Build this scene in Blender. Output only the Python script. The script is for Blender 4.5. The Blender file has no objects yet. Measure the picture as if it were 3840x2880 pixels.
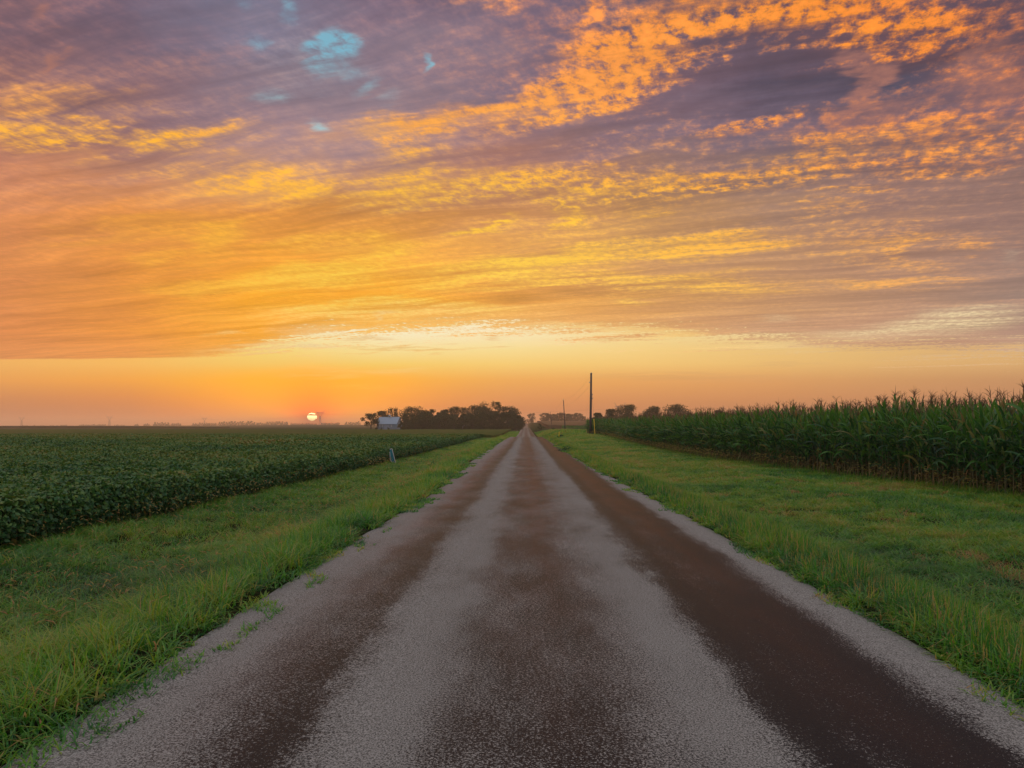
import bpy, math, random
import numpy as np
from mathutils import Vector, Matrix, Euler

random.seed(11)
RNG = np.random.default_rng(11)
SC = bpy.context.scene
COL = SC.collection
PI = math.pi

# ------------------------------------------------------------------ camera
F = 2880.0                       # focal length in photo pixels (3840 wide) = 27 mm
EYE = 1.75
PITCH = math.atan(157.0 / F)
YAW = math.atan(52.0 / F)        # the road runs along +Y, the camera looks a touch left of it

cam_d = bpy.data.cameras.new('camera')
cam = bpy.data.objects.new('camera', cam_d)
COL.objects.link(cam)
cam_d.sensor_width = 36.0
cam_d.lens = 27.0
cam_d.clip_start = 0.1
cam_d.clip_end = 20000.0
cam.location = (0, 0, EYE)
cam.rotation_euler = (PI / 2 + PITCH, 0, YAW)
SC.camera = cam


def pix(px, py):
    """direction (X, Z per unit of Y) seen at a photo pixel"""
    u, v = (px - 1920) / F, (1440 - py) / F
    y = math.cos(PITCH) - v * math.sin(PITCH)
    z = math.sin(PITCH) + v * math.cos(PITCH)
    x = u
    X = x * math.cos(YAW) - y * math.sin(YAW)
    Y = x * math.sin(YAW) + y * math.cos(YAW)
    return X / Y, z / Y


def at(px, py, Y):
    X, Z = pix(px, py)
    return X * Y, Y, EYE + Z * Y


def lin(c):
    r = []
    for v in c:
        v = v / 255.0
        r.append(v / 12.92 if v <= 0.04045 else ((v + 0.055) / 1.055) ** 2.4)
    return r


# ------------------------------------------------------------------ node helper
class NB:
    def __init__(self, tree):
        self.t = tree
        self.n = tree.nodes
        self.l = tree.links

    def new(self, typ, **kw):
        nd = self.n.new(typ)
        for k, v in kw.items():
            setattr(nd, k, v)
        return nd

    def put(self, sock, v):
        if isinstance(v, bpy.types.NodeSocket):
            self.l.new(v, sock)
        elif v is not None:
            sock.default_value = v

    def m(self, op, a, b=None, c=None, clamp=False):
        nd = self.new('ShaderNodeMath', operation=op, use_clamp=clamp)
        self.put(nd.inputs[0], a)
        if b is not None:
            self.put(nd.inputs[1], b)
        if c is not None:
            self.put(nd.inputs[2], c)
        return nd.outputs[0]

    def vm(self, op, a, b=None, s=None):
        nd = self.new('ShaderNodeVectorMath', operation=op)
        self.put(nd.inputs[0], a)
        if b is not None:
            self.put(nd.inputs[1], b)
        if s is not None:
            self.put(nd.inputs['Scale'], s)
        return nd.outputs['Value'] if op in ('DOT_PRODUCT', 'LENGTH') else nd.outputs[0]

    def xyz(self, x, y, z=0.0):
        nd = self.new('ShaderNodeCombineXYZ')
        for i, v in enumerate((x, y, z)):
            self.put(nd.inputs[i], v)
        return nd.outputs[0]

    def sep(self, v):
        nd = self.new('ShaderNodeSeparateXYZ')
        self.put(nd.inputs[0], v)
        return nd.outputs

    def sstep(self, x, lo, hi, a=0.0, b=1.0):
        nd = self.new('ShaderNodeMapRange', interpolation_type='SMOOTHSTEP')
        for k, v in zip(('Value', 'From Min', 'From Max', 'To Min', 'To Max'), (x, lo, hi, a, b)):
            self.put(nd.inputs[k], v)
        return nd.outputs[0]

    def rng(self, x, lo, hi, a=0.0, b=1.0):
        nd = self.new('ShaderNodeMapRange', interpolation_type='LINEAR', clamp=True)
        for k, v in zip(('Value', 'From Min', 'From Max', 'To Min', 'To Max'), (x, lo, hi, a, b)):
            self.put(nd.inputs[k], v)
        return nd.outputs[0]

    def noise(self, vec, scale=1.0, detail=4.0, rough=0.5, dist=0.0, col=False, lac=2.0, dim='3D'):
        nd = self.new('ShaderNodeTexNoise', noise_dimensions=dim)
        self.put(nd.inputs['Vector'], vec)
        nd.inputs['Scale'].default_value = scale
        nd.inputs['Detail'].default_value = detail
        nd.inputs['Roughness'].default_value = rough
        nd.inputs['Lacunarity'].default_value = lac
        nd.inputs['Distortion'].default_value = dist
        return nd.outputs['Color'] if col else nd.outputs['Fac']

    def mapping(self, vec, loc=(0, 0, 0), rot=(0, 0, 0), scale=(1, 1, 1), typ='POINT'):
        nd = self.new('ShaderNodeMapping', vector_type=typ)
        self.put(nd.inputs['Vector'], vec)
        nd.inputs['Location'].default_value = loc
        nd.inputs['Rotation'].default_value = rot
        nd.inputs['Scale'].default_value = scale
        return nd.outputs[0]

    def mix(self, fac, a, b, blend='MIX'):
        nd = self.new('ShaderNodeMix', data_type='RGBA', blend_type=blend)
        self.put(nd.inputs[0], fac)
        for i, v in ((6, a), (7, b)):
            if not isinstance(v, bpy.types.NodeSocket) and len(v) == 3:
                v = (*v, 1.0)
            self.put(nd.inputs[i], v)
        return nd.outputs[2]

    def ramp(self, fac, stops, interp='LINEAR'):
        nd = self.new('ShaderNodeValToRGB')
        cr = nd.color_ramp
        cr.interpolation = interp
        while len(cr.elements) > 1:
            cr.elements.remove(cr.elements[-1])
        for i, (p, c) in enumerate(stops):
            e = cr.elements[0] if i == 0 else cr.elements.new(p)
            e.position = p
            e.color = (*c[:3], 1.0)
        self.put(nd.inputs[0], fac)
        return nd.outputs[0]
# ------------------------------------------------------------------ sky (world)
SUN_PX = (1170, 1563)
sx_, sz_ = pix(*SUN_PX)
SUN_AZ = math.atan2(sx_, 1.0)                # from +Y towards +X
SUN_EL = math.atan(sz_ / math.hypot(sx_, 1))

# shadowed cloud / clear air colours, seen towards the sunrise: photo row -> colours at 9 columns
COLS = [0, 480, 960, 1440, 1920, 2400, 2880, 3360, 3840]
# clear air below and between the cloud decks
GAP = [
 (1597, [(168,106,74),(178,106,72),(222,100,44),(216,102,54),(188,110,68),(180,110,70),(176,112,74),(170,112,76),(166,112,78)]),
 (1545, [(176,110,72),(188,112,68),(236,112,38),(228,114,46),(202,122,68),(196,122,70),(192,122,74),(186,122,76),(180,120,80)]),
 (1490, [(208,134,74),(222,136,64),(255,156,24),(244,150,54),(228,152,82),(220,148,84),(216,146,86),(208,142,90),(200,138,92)]),
 (1425, [(240,164,76),(248,168,62),(255,184,40),(252,182,58),(244,176,86),(238,172,92),(230,166,96),(216,158,98),(206,150,98)]),
 (1365, [(246,182,92),(252,190,92),(255,208,100),(255,214,106),(252,212,118),(250,206,120),(242,196,116),(232,184,114),(226,178,114)]),
 (1310, [(246,186,96),(252,196,96),(255,222,120),(255,232,158),(253,228,152),(251,216,136),(242,202,126),(232,190,120),(228,184,120)]),
 (1240, [(246,196,110),(252,206,110),(255,238,176),(255,244,206),(255,240,196),(250,226,160),(238,214,160),(232,208,160),(230,206,160)]),
]
# shadowed side of the cloud deck
BASE = [
 (1345, [(222,142,80),(234,150,74),(250,176,60),(252,186,84),(240,180,96),(232,172,106),(214,162,116),(206,156,120),(204,156,124)]),
 (1240, [(218,134,74),(236,148,60),(255,170,36),(250,182,74),(236,172,88),(222,162,104),(204,156,120),(196,150,122),(182,146,128)]),
 (1120, [(218,136,76),(234,148,62),(255,168,34),(255,172,42),(238,164,74),(215,155,89),(197,147,103),(179,139,113),(159,133,121)]),
 (960,  [(218,138,80),(230,146,66),(246,162,56),(246,166,62),(230,160,86),(199,147,101),(185,141,109),(171,131,111),(155,125,115)]),
 (800,  [(214,136,84),(220,140,74),(232,150,72),(222,150,80),(208,146,98),(193,143,95),(167,131,111),(155,121,111),(151,119,111)]),
 (640,  [(200,132,102),(194,134,106),(188,142,124),(184,138,124),(182,128,112),(159,121,107),(137,113,111),(139,109,105),(141,111,105)]),
 (480,  [(161,115,110),(150,114,118),(150,125,137),(152,131,141),(153,117,120),(131,108,120),(112,98,116),(117,95,106),(121,95,104)]),
 (320,  [(126,93,99),(131,102,112),(135,115,128),(135,120,134),(126,108,123),(126,97,108),(91,82,101),(81,79,99),(106,82,92)]),
 (150,  [(115,91,103),(108,95,112),(124,117,136),(129,113,130),(117,100,117),(102,88,104),(102,81,93),(108,81,92),(97,81,95)]),
 (0,    [(109,88,101),(106,93,112),(122,120,143),(124,106,125),(111,95,114),(93,84,101),(97,77,92),(102,77,88),(91,77,93)]),
 (-600, [(112, 96,114),(114,104,124),(122,116,140),(126,112,132),(114,100,120),(106, 94,112),(102, 88,104),(106, 86,100),(100, 86,102)]),
]
EDGE = [(0, 1347), (480, 1344), (760, 1338), (960, 1320), (1180, 1292), (1440, 1262), (1700, 1242), (1920, 1238), (2200, 1250), (2560, 1274), (2900, 1296), (3300, 1308), (3840, 1314)]
PINK = [
 (3150, 280, 3280, 296, 74, .95), (3240, 380, 3280, 400, 46, .6), (3540, 330, 3840, 250, 90, .6), (3230, 470, 3420, 410, 60, .45), (3640, 110, 3720, 200, 60, .4),
 (60, 30, 150, 40, 34, .4), (110, 236, 170, 250, 30, .5),
]
LIT = [
 (1500, [(240,160,80),(255,180,60),(255,200,60),(250,190,90),(240,176,96),(236,170,96),(228,164,98)]),
 (1290, [(244,160,84),(252,186,90),(255,236,176),(255,238,190),(255,220,140),(236,206,150),(232,214,176)]),
 (1120, [(240,158,84),(255,190,62),(255,214,80),(255,212,84),(255,198,84),(244,178,96),(236,166,106)]),
 (800,  [(250,166,72),(255,180,56),(255,194,58),(255,196,62),(255,184,66),(250,172,74),(244,162,80)]),
 (480,  [(255,180,62),(255,180,56),(250,172,74),(248,166,74),(244,154,68),(236,144,70),(236,140,70)]),
 (150,  [(222,138,100),(214,136,104),(224,160,130),(240,148,82),(244,148,62),(244,142,52),(234,130,60)]),
 (-300, [(200,130,110),(200,132,112),(214,150,130),(232,142,84),(238,142,62),(236,138,58),(226,128,66)]),
]
LCOLS = [0, 640, 1280, 1920, 2560, 3200, 3840]

# lit streaks and holes: (x0,y0, x1,y1, half-thickness px, amplitude) in photo pixels
STREAK = [
 (1600, 470, 2080, 350, 34, .62), (2050, 355, 2640, 205, 80, .58), (2300, 120, 2900, 60, 90, .55),
 (2900, 95, 3840, 120, 100, .50), (1600, 10, 1840, 40, 34, .5), (2130, 20, 2200, 60, 30, .4),
 (3300, 175, 3840, 190, 40, .3),
 (-60, 540, 420, 510, 40, .62), (380, 520, 1000, 470, 34, .58), (20, 395, 520, 372, 30, .42),
 (560, 610, 1180, 690, 44, .34), (330, 450, 420, 448, 12, .4), (100, 560, 500, 600, 34, .3),
 (1300, 480, 1700, 460, 20, .45), (1340, 545, 1620, 540, 24, .4), (1380, 620, 1700, 600, 36, .34),
 (1000, 760, 2000, 690, 44, .42), (1900, 690, 2560, 720, 52, .52), (2460, 700, 2960, 640, 32, .66),
 (2900, 640, 3200, 540, 50, .5), (3180, 560, 3840, 520, 56, .46), (3400, 640, 3840, 610, 20, .3),
 (2560, 520, 3160, 400, 16, .36), (2180, 590, 2300, 586, 18, .45), (1860, 480, 2300, 420, 20, .3),
 (3020, 735, 3340, 705, 10, .4), (2960, 800, 3300, 770, 14, .3),
 (60, 900, 560, 860, 20, .34), (500, 860, 980, 850, 30, .36), (500, 970, 680, 960, 22, .4), (700, 940, 870, 900, 34, .45),
 (940, 940, 1280, 900, 16, .36), (520, 1095, 1000, 1075, 14, .5), (900, 1050, 1480, 1010, 30, .62),
 (1280, 940, 1560, 930, 26, .36), (1640, 1000, 2380, 950, 26, .66), (2400, 940, 2900, 920, 22, .54), (2640, 880, 3000, 900, 26, .35),
 (1700, 850, 1900, 835, 8, .5), (2380, 820, 2560, 800, 8, .4), (3160, 920, 3560, 900, 20, .42), (3300, 955, 3420, 950, 10, .55), (3560, 945, 3780, 920, 12, .5),
 (1400, 1060, 2100, 1040, 22, .38), (2000, 1050, 2900, 1065, 22, .46), (2560, 1080, 3000, 1090, 18, .4), (3100, 1050, 3640, 1070, 9, .5),
 (1100, 1160, 1900, 1140, 12, .34), (2330, 1128, 2480, 1126, 8, .4), (2960, 960, 3600, 1000, 12, .3),
 (700, 1320, 1100, 1300, 6, .5), (760, 1252, 920, 1254, 4, .55), (2300, 1250, 2640, 1246, 12, .4), (2000, 1225, 2500, 1235, 8, .4), (2600, 1310, 3100, 1296, 6, .5),
 (900, 620, 2200, 640, 40, .14), (600, 740, 2500, 720, 50, .18), (1200, 900, 2700, 860, 40, .12), (700, 1150, 1900, 1180, 30, .3), (2500, 900, 3840, 860, 30, .2),
 (-60, 470, 60, 470, 40, .4), (2600, 60, 3400, 20, 50, .4), (2100, 290, 2500, 180, 40, .3), (2000, 760, 2200, 860, 16, .5),
 (1050, 1412, 1330, 1410, 5, .9), (1120, 1452, 1420, 1448, 3, .6), (1130, 1478, 1250, 1475, 3, .5), (1200, 1385, 1600, 1400, 3, .35), (1230, 1500, 1300, 1498, 3, .4),
]
DARK = [   # dim cloud shreds in the bright bands
 (1300, 1306, 1800, 1310, 5, .7), (1290, 1272, 1450, 1272, 5, .6), (1820, 1272, 1880, 1270, 4, .6), (1840, 1302, 1920, 1300, 4, .5), (2160, 1272, 2480, 1268, 6, .4),
 (1780, 1120, 2060, 1108, 12, .8), (1980, 1080, 2300, 1070, 9, .6), (2020, 1425, 2940, 1408, 7, .42), (1300, 1468, 1560, 1462, 5, .3), (3480, 1245, 3840, 1228, 12, .55), (3100, 1290, 3840, 1300, 10, .4),
 (2620, 260, 3600, 210, 60, .4), (2500, 330, 3200, 300, 70, .35), (150, 545, 520, 560, 12, .4), (2800, 1360, 3100, 1372, 3, .3),
]
PALE = [
 (1000, 1240, 1330, 1238, 18, .55), (1050, 1300, 1300, 1296, 6, .6),   # holes where clear sky shows
 (1215, 205, 1300, 150, 44, .95), (1140, 170, 1200, 190, 18, .6), (1180, 245, 1250, 235, 22, .7), (1000, 90, 1300, 330, 120, .22), (1060, 20, 1110, 30, 26, .6), (930, 140, 1000, 135, 24, .5), (1560, 225, 1590, 232, 16, .75), (1190, 470, 1205, 520, 24, .66),
 (1010, 345, 1100, 350, 24, .4), (1430, 360, 1490, 380, 34, .4), (1340, 300, 1380, 320, 34, .5), (880, 10, 930, 22, 20, .4), (1270, 120, 1290, 260, 40, .5),
 (3400, 1215, 3840, 1185, 34, .85), (3200, 1250, 3500, 1225, 20, .6), (2840, 1195, 3000, 1190, 12, .4), (3000, 1262, 3300, 1250, 12, .5), (3780, 970, 3840, 960, 20, .25),
 (1400, 1175, 1500, 1165, 6, .5), (1400, 1190, 1430, 1190, 6, .4), (2860, 260, 2960, 300, 20, .0),
]


def build_world():
    w = bpy.data.worlds.new('World')
    SC.world = w
    w.use_nodes = True
    nb = NB(w.node_tree)
    for nd in list(nb.n):
        nb.n.remove(nd)
    out = nb.new('ShaderNodeOutputWorld')
    tc = nb.new('ShaderNodeTexCoord')
    d = tc.outputs['Generated']
    dx, dy, dz = nb.sep(d)
    fy = nb.m('MAXIMUM', dy, 0.03)
    X = nb.m('DIVIDE', dx, fy)
    Z = nb.m('DIVIDE', dz, fy)
    # where the view ray meets a flat cloud deck: far clouds shrink towards the horizon
    dzp = nb.m('ADD', nb.m('MAXIMUM', dz, 0.0), 0.03)
    P0 = nb.xyz(nb.m('DIVIDE', dx, dzp), nb.m('DIVIDE', dy, dzp), 0.0)
    P = nb.mapping(P0, rot=(0, 0, math.radians(20)))
    wcol = nb.noise(P, 0.9, 2.0, 0.5, col=True, dim='2D')
    warp = nb.vm('SUBTRACT', wcol, (0.5, 0.5, 0.5))
    Pw = nb.vm('ADD', P, nb.vm('MULTIPLY', warp, (0.7, 0.3, 0.0)))
    n1 = nb.noise(nb.mapping(Pw, scale=(0.36, 2.5, 1)), 1.0, 5.0, 0.6, dim='2D')
    n2 = nb.noise(nb.mapping(Pw, scale=(1.25, 8.0, 1)), 1.0, 5.0, 0.64, dim='2D')
    n3 = nb.noise(nb.mapping(P, loc=(7, 3, 0), rot=(0, 0, -0.1), scale=(22.0, 16.0, 1)), 1.0, 4.0, 0.66, dim='2D')
    # ragged displacement of the drawn cloud banks
    wig = nb.vm('SUBTRACT', nb.noise(nb.mapping(P, loc=(3, 9, 0), scale=(1.6, 3.4, 1)), 1.0, 5.0, 0.62, col=True, dim='2D'), (0.5, 0.5, 0.5))
    ws = nb.sep(wig)
    amp = nb.m('MULTIPLY_ADD', nb.m('MAXIMUM', Z, 0.0), 0.26, 0.003)
    Xw = nb.m('ADD', X, nb.m('MULTIPLY', nb.m('MULTIPLY', ws[0], amp), 1.9))
    Zw = nb.m('ADD', Z, nb.m('MULTIPLY', ws[1], amp))
    Xh = nb.m('ADD', X, nb.m('MULTIPLY', nb.m('SUBTRACT', Xw, X), 0.45))
    Zh = nb.m('ADD', Z, nb.m('MULTIPLY', nb.m('SUBTRACT', Zw, Z), 0.45))

    def bank(rows, cols, Zc, Xc, zr):
        zz = [pix(1920, r[0])[1] for r in rows]
        keep = [i for i in range(len(rows)) if zz[min(i + 1, len(rows) - 1)] > zr[0] - 0.05 and zz[max(i - 1, 0)] < zr[1] + 0.05]
        rows = [rows[i] for i in keep]
        fx = nb.rng(Xc, -0.75, 0.75)
        col = None
        prev = None
        for (py, cs) in rows:
            stops = []
            for px_, c in zip(cols, cs):
                gx, gz = pix(px_, py)
                stops.append((min(max((gx + 0.75) / 1.5, 0.0), 1.0), lin(c)))
            # (each step waits for the one before, which keeps the shader small)
            r = nb.ramp(fx if col is None else nb.m('MULTIPLY_ADD', col, 1e-9, fx), stops)
            gz = pix(1920, py)[1]
            col = r if col is None else nb.mix(nb.rng(Zc, prev, gz), col, r)
            prev = gz
        return col

    turned = {}

    def soft(items, zr, xr, after=None, calm=False):
        near = []
        for i in items:
            (ax, az), (bx, bz) = pix(i[0], i[1]), pix(i[2], i[3])
            e = i[4] / F * 2.5
            if min(az, bz) - e - 0.035 < zr[1] and max(az, bz) + e + 0.035 > zr[0] and min(ax, bx) - e - 0.12 < xr[1] and max(ax, bx) + e + 0.12 > xr[0]:
                near.append(i)
        items = near
        acc = None if after is None else nb.m('MULTIPLY', after, 1e-9)
        items = [(round(math.degrees(math.atan2((Vector(pix(*i[2:4])) - Vector(pix(*i[:2]))).y, (Vector(pix(*i[2:4])) - Vector(pix(*i[:2]))).x)) / 5) * 5, i) for i in items if i[5]]
        items.sort(key=lambda i: i[0])
        vec = None
        last = None
        for k, (deg, (x0, y0, x1, y1, th, a)) in enumerate(items):
            th_ = math.radians(deg)
            u = Vector((math.cos(th_), math.sin(th_)))
            n = Vector((-u.y, u.x))
            if last != deg or k % 8 == 0:       # (now and then wait for the sum so far, which keeps the shader small)
                src = nb.xyz(Xh if calm else Xw, Zh if calm else Zw, acc if acc is not None else 0.0)
                vec = nb.xyz(nb.vm('DOT_PRODUCT', src, (u.x, u.y, 1e-9)), nb.vm('DOT_PRODUCT', src, (n.x, n.y, 1e-9)), 0.0)
                last = deg
            g0, g1 = Vector(pix(x0, y0)), Vector(pix(x1, y1))
            c = (g0 + g1) / 2
            hl = ((g1 - g0).length / 2 * 0.82 + th / F * 0.3) * 1.9
            hw = (th / F + abs((g1 - g0).dot(n)) * 0.25) * 2.35
            nd = nb.new('ShaderNodeVectorMath', operation='MULTIPLY_ADD')
            nb.put(nd.inputs[0], vec)
            nd.inputs[1].default_value = (1 / hl, 1 / hw, 0)
            nd.inputs[2].default_value = (-u.dot(c) / hl, -n.dot(c) / hw, 0)
            r = nb.vm('DOT_PRODUCT', nd.outputs[0], nd.outputs[0])
            g = nb.m('SUBTRACT', 1.0, r, clamp=True)
            g = nb.m('MULTIPLY', g, g)
            acc = nb.m('MULTIPLY', g, a) if acc is None else nb.m('MULTIPLY_ADD', g, a, acc)
        return acc

    # lower rim of the deck
    er = nb.new('ShaderNodeFloatCurve')
    cv = er.mapping.curves[0]
    pts = [((pix(x, y)[0] + 0.75) / 1.5, pix(x, y)[1] * 5) for x, y in EDGE]
    cv.points[0].location = pts[0]
    cv.points[1].location = pts[-1]
    for p_ in pts[1:-1]:
        cv.points.new(*p_)
    er.mapping.update()
    nb.put(er.inputs['Value'], nb.rng(Xw, -0.75, 0.75))
    edge = nb.m('MULTIPLY', er.outputs[0], 0.2)
    tex = nb.m('ADD', nb.m('MULTIPLY', n1, 0.55), nb.m('MULTIPLY', n2, 0.45))          # ~0.5
    fine = nb.m('MULTIPLY', nb.m('SUBTRACT', n3, 0.5), nb.sstep(n2, 0.36, 0.6, 0.45, 1.25))
    rag = nb.m('MULTIPLY', nb.m('SUBTRACT', nb.m('MULTIPLY_ADD', fine, 0.5, tex), 0.5), nb.sstep(X, -0.45, -0.25, 0.006, 0.16))
    above = nb.m('ADD', nb.m('SUBTRACT', Z, edge), rag)
    deck = nb.sstep(above, -0.0008, nb.sstep(X, -0.5, -0.2, 0.001, 0.006))
    rim = nb.m('MULTIPLY', nb.sstep(nb.m('ABSOLUTE', nb.m('SUBTRACT', above, 0.006)), 0.0, 0.012, 1.0, 0.0), nb.sstep(X, -0.55, -0.25, 0.05, 0.5))
    Zb = nb.m('ADD', Z, nb.m('MULTIPLY', ws[1], nb.m('MULTIPLY', nb.m('MAXIMUM', nb.m('SUBTRACT', Z, 0.075), 0.0), 0.42)))
    fd = nb.sstep(X, -0.6, 0.1, 0.45, 1.0)
    low = nb.m('MULTIPLY', nb.m('SUBTRACT', nb.m('MULTIPLY_ADD', fine, nb.m('MULTIPLY_ADD', nb.m('MULTIPLY', nb.sstep(Z, 0.2, 0.4), nb.sstep(X, -0.2, 0.15)), 0.5, 0.42), tex), 0.535), nb.m('MAXIMUM', fd, nb.sstep(Z, 0.2, 0.36)))
    # glow of the air round the sun
    sd = Vector((math.sin(SUN_AZ) * math.cos(SUN_EL), math.cos(SUN_AZ) * math.cos(SUN_EL), math.sin(SUN_EL)))
    ca = nb.vm('DOT_PRODUCT', nb.vm('NORMALIZE', d), tuple(sd))
    glow = nb.m('POWER', nb.m('MAXIMUM', ca, 0.0), 1400.0)
    glow2 = nb.m('MULTIPLY', nb.m('POWER', nb.m('MAXIMUM', ca, 0.0), 130.0), nb.sstep(Z, 0.085, 0.055))

    def field(zr, xr):
        gap = bank(GAP, COLS, Z, X, zr)
        base = bank(BASE, COLS, Zb, Xw, zr)
        lit = bank(LIT, LCOLS, Zb, Xw, zr)
        lit = nb.vm('SCALE', lit, s=nb.m('MULTIPLY_ADD', low, nb.sstep(Z, 0.1, 0.3, 0.5, 1.0), 0.97))
        # how much of the deck is lit
        bias = soft(STREAK, zr, xr)
        dark = soft(DARK, zr, xr, bias)
        bb = nb.m('MULTIPLY', nb.m('MINIMUM', nb.m('ADD', bias, rim), 0.72), nb.m('MULTIPLY_ADD', low, 4.2, 1.0))
        k = nb.m('MULTIPLY_ADD', low, nb.m('MULTIPLY_ADD', deck, 0.8, 0.3), bb)
        k = nb.m('SUBTRACT', k, dark)
        kk = nb.sstep(k, -0.14, 0.9)
        # modelling of the shadowed deck itself
        shade = nb.m('MULTIPLY_ADD', nb.m('SUBTRACT', nb.m('MULTIPLY_ADD', fine, 0.2, tex), 0.5), nb.sstep(Z, 0.1, 0.35, 1.0, 1.5), 1.0)
        shade = nb.m('SUBTRACT', shade, nb.m('MULTIPLY', dark, 0.22))
        base = nb.vm('SCALE', base, s=shade)
        pk = soft(PINK, zr, xr, dark)
        base = nb.mix(nb.m('MULTIPLY', nb.sstep(pk, 0.0, 0.8), nb.m('MULTIPLY_ADD', low, 1.6, 0.85), clamp=True), base, lin((172, 116, 102)))
        gap = nb.mix(nb.m('MULTIPLY', nb.m('MINIMUM', nb.m('MAXIMUM', dark, 0.0), 1.0), 0.75), gap, base)
        front = nb.mix(kk, nb.mix(deck, gap, base), nb.mix(nb.m('MULTIPLY', nb.sstep(bias, 0.1, 0.0), nb.m('SUBTRACT', 1.0, deck)), lit, gap))
        # torn holes with clear morning sky behind
        hole = soft(PALE, zr, xr, dark, True)
        hm = nb.m('MULTIPLY', nb.sstep(hole, 0.0, 1.05), nb.m('ADD', 0.72, nb.m('ADD', nb.m('MULTIPLY', fine, 2.6), nb.m('MULTIPLY', nb.m('SUBTRACT', n2, 0.5), 2.2))), clamp=True)
        hm = nb.m('MULTIPLY', hm, 0.95)
        clear = nb.ramp(nb.rng(Z, 0.08, 0.5), [(0.0, lin((244, 216, 160))), (0.3, lin((236, 220, 176))), (0.62, lin((180, 202, 206))), (0.85, lin((140, 206, 218))), (1.0, lin((120, 180, 202)))])
        front = nb.mix(hm, front, clear)
        if zr[0] < 0.1:
            front = nb.mix(nb.m('MULTIPLY', glow2, 0.95), front, (1.45, .56, .008))
            front = nb.mix(nb.m('MULTIPLY', glow, 0.92), front, (2.3, .36, .012))
        bg = nb.new('ShaderNodeBackground')
        nb.put(bg.inputs['Color'], front)
        return bg.outputs[0]

    def split(fac, a, b):
        mx = nb.new('ShaderNodeMixShader')
        nb.put(mx.inputs[0], fac)
        nb.l.new(a, mx.inputs[1])
        nb.l.new(b, mx.inputs[2])
        return mx.outputs[0]

    # the sky is worked out tile by tile (only the cloud banks that reach into a tile), for speed
    zcut, xcut = (-9, 9), (-9, 9)
    shader = None
    for i in range(len(zcut) - 1):
        row = None
        for j in range(len(xcut) - 1):
            f = field(zcut[i:i + 2], xcut[j:j + 2])
            row = f if row is None else split(nb.m('GREATER_THAN', X, xcut[j]), row, f)
        shader = row if shader is None else split(nb.m('GREATER_THAN', Z, zcut[i]), shader, row)
    # the rest of the dome: cool grey-blue dawn cloud away from the sun, warmer to either side of it
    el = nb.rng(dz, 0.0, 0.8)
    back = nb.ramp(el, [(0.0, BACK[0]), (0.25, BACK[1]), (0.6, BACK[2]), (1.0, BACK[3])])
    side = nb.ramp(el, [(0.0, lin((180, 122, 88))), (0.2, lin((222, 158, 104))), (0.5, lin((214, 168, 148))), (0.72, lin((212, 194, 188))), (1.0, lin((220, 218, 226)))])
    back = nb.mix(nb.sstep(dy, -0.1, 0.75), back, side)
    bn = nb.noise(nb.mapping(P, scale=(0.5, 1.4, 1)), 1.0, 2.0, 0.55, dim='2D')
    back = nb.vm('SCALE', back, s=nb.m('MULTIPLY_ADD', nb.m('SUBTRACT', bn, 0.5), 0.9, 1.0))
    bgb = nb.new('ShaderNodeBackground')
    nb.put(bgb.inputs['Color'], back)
    sky = nb.new('ShaderNodeTexSky', sky_type='NISHITA')
    sky.sun_disc = False
    sky.sun_elevation = SUN_EL
    sky.sun_rotation = SUN_AZ
    sky.dust_density = 3.0
    bg2 = nb.new('ShaderNodeBackground')
    nb.put(bg2.inputs['Color'], sky.outputs[0])
    bg2.inputs['Strength'].default_value = 0.05
    # clear air shines through the thin cloud on the side away from the sun
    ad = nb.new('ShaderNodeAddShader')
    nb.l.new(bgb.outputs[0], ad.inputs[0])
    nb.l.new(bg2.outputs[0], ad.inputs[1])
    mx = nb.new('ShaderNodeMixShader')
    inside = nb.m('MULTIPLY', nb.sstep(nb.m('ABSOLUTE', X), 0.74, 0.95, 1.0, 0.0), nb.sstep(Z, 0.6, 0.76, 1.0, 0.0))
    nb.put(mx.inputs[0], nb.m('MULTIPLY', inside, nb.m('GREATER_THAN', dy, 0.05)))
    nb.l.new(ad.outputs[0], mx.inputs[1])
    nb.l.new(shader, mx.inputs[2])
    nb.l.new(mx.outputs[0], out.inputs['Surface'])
    w.cycles.sampling_method = 'MANUAL'
    w.cycles.sample_map_resolution = 512
    return sd


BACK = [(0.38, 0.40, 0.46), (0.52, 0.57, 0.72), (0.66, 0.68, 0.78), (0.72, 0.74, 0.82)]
SUN_DIR = build_world()
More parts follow.
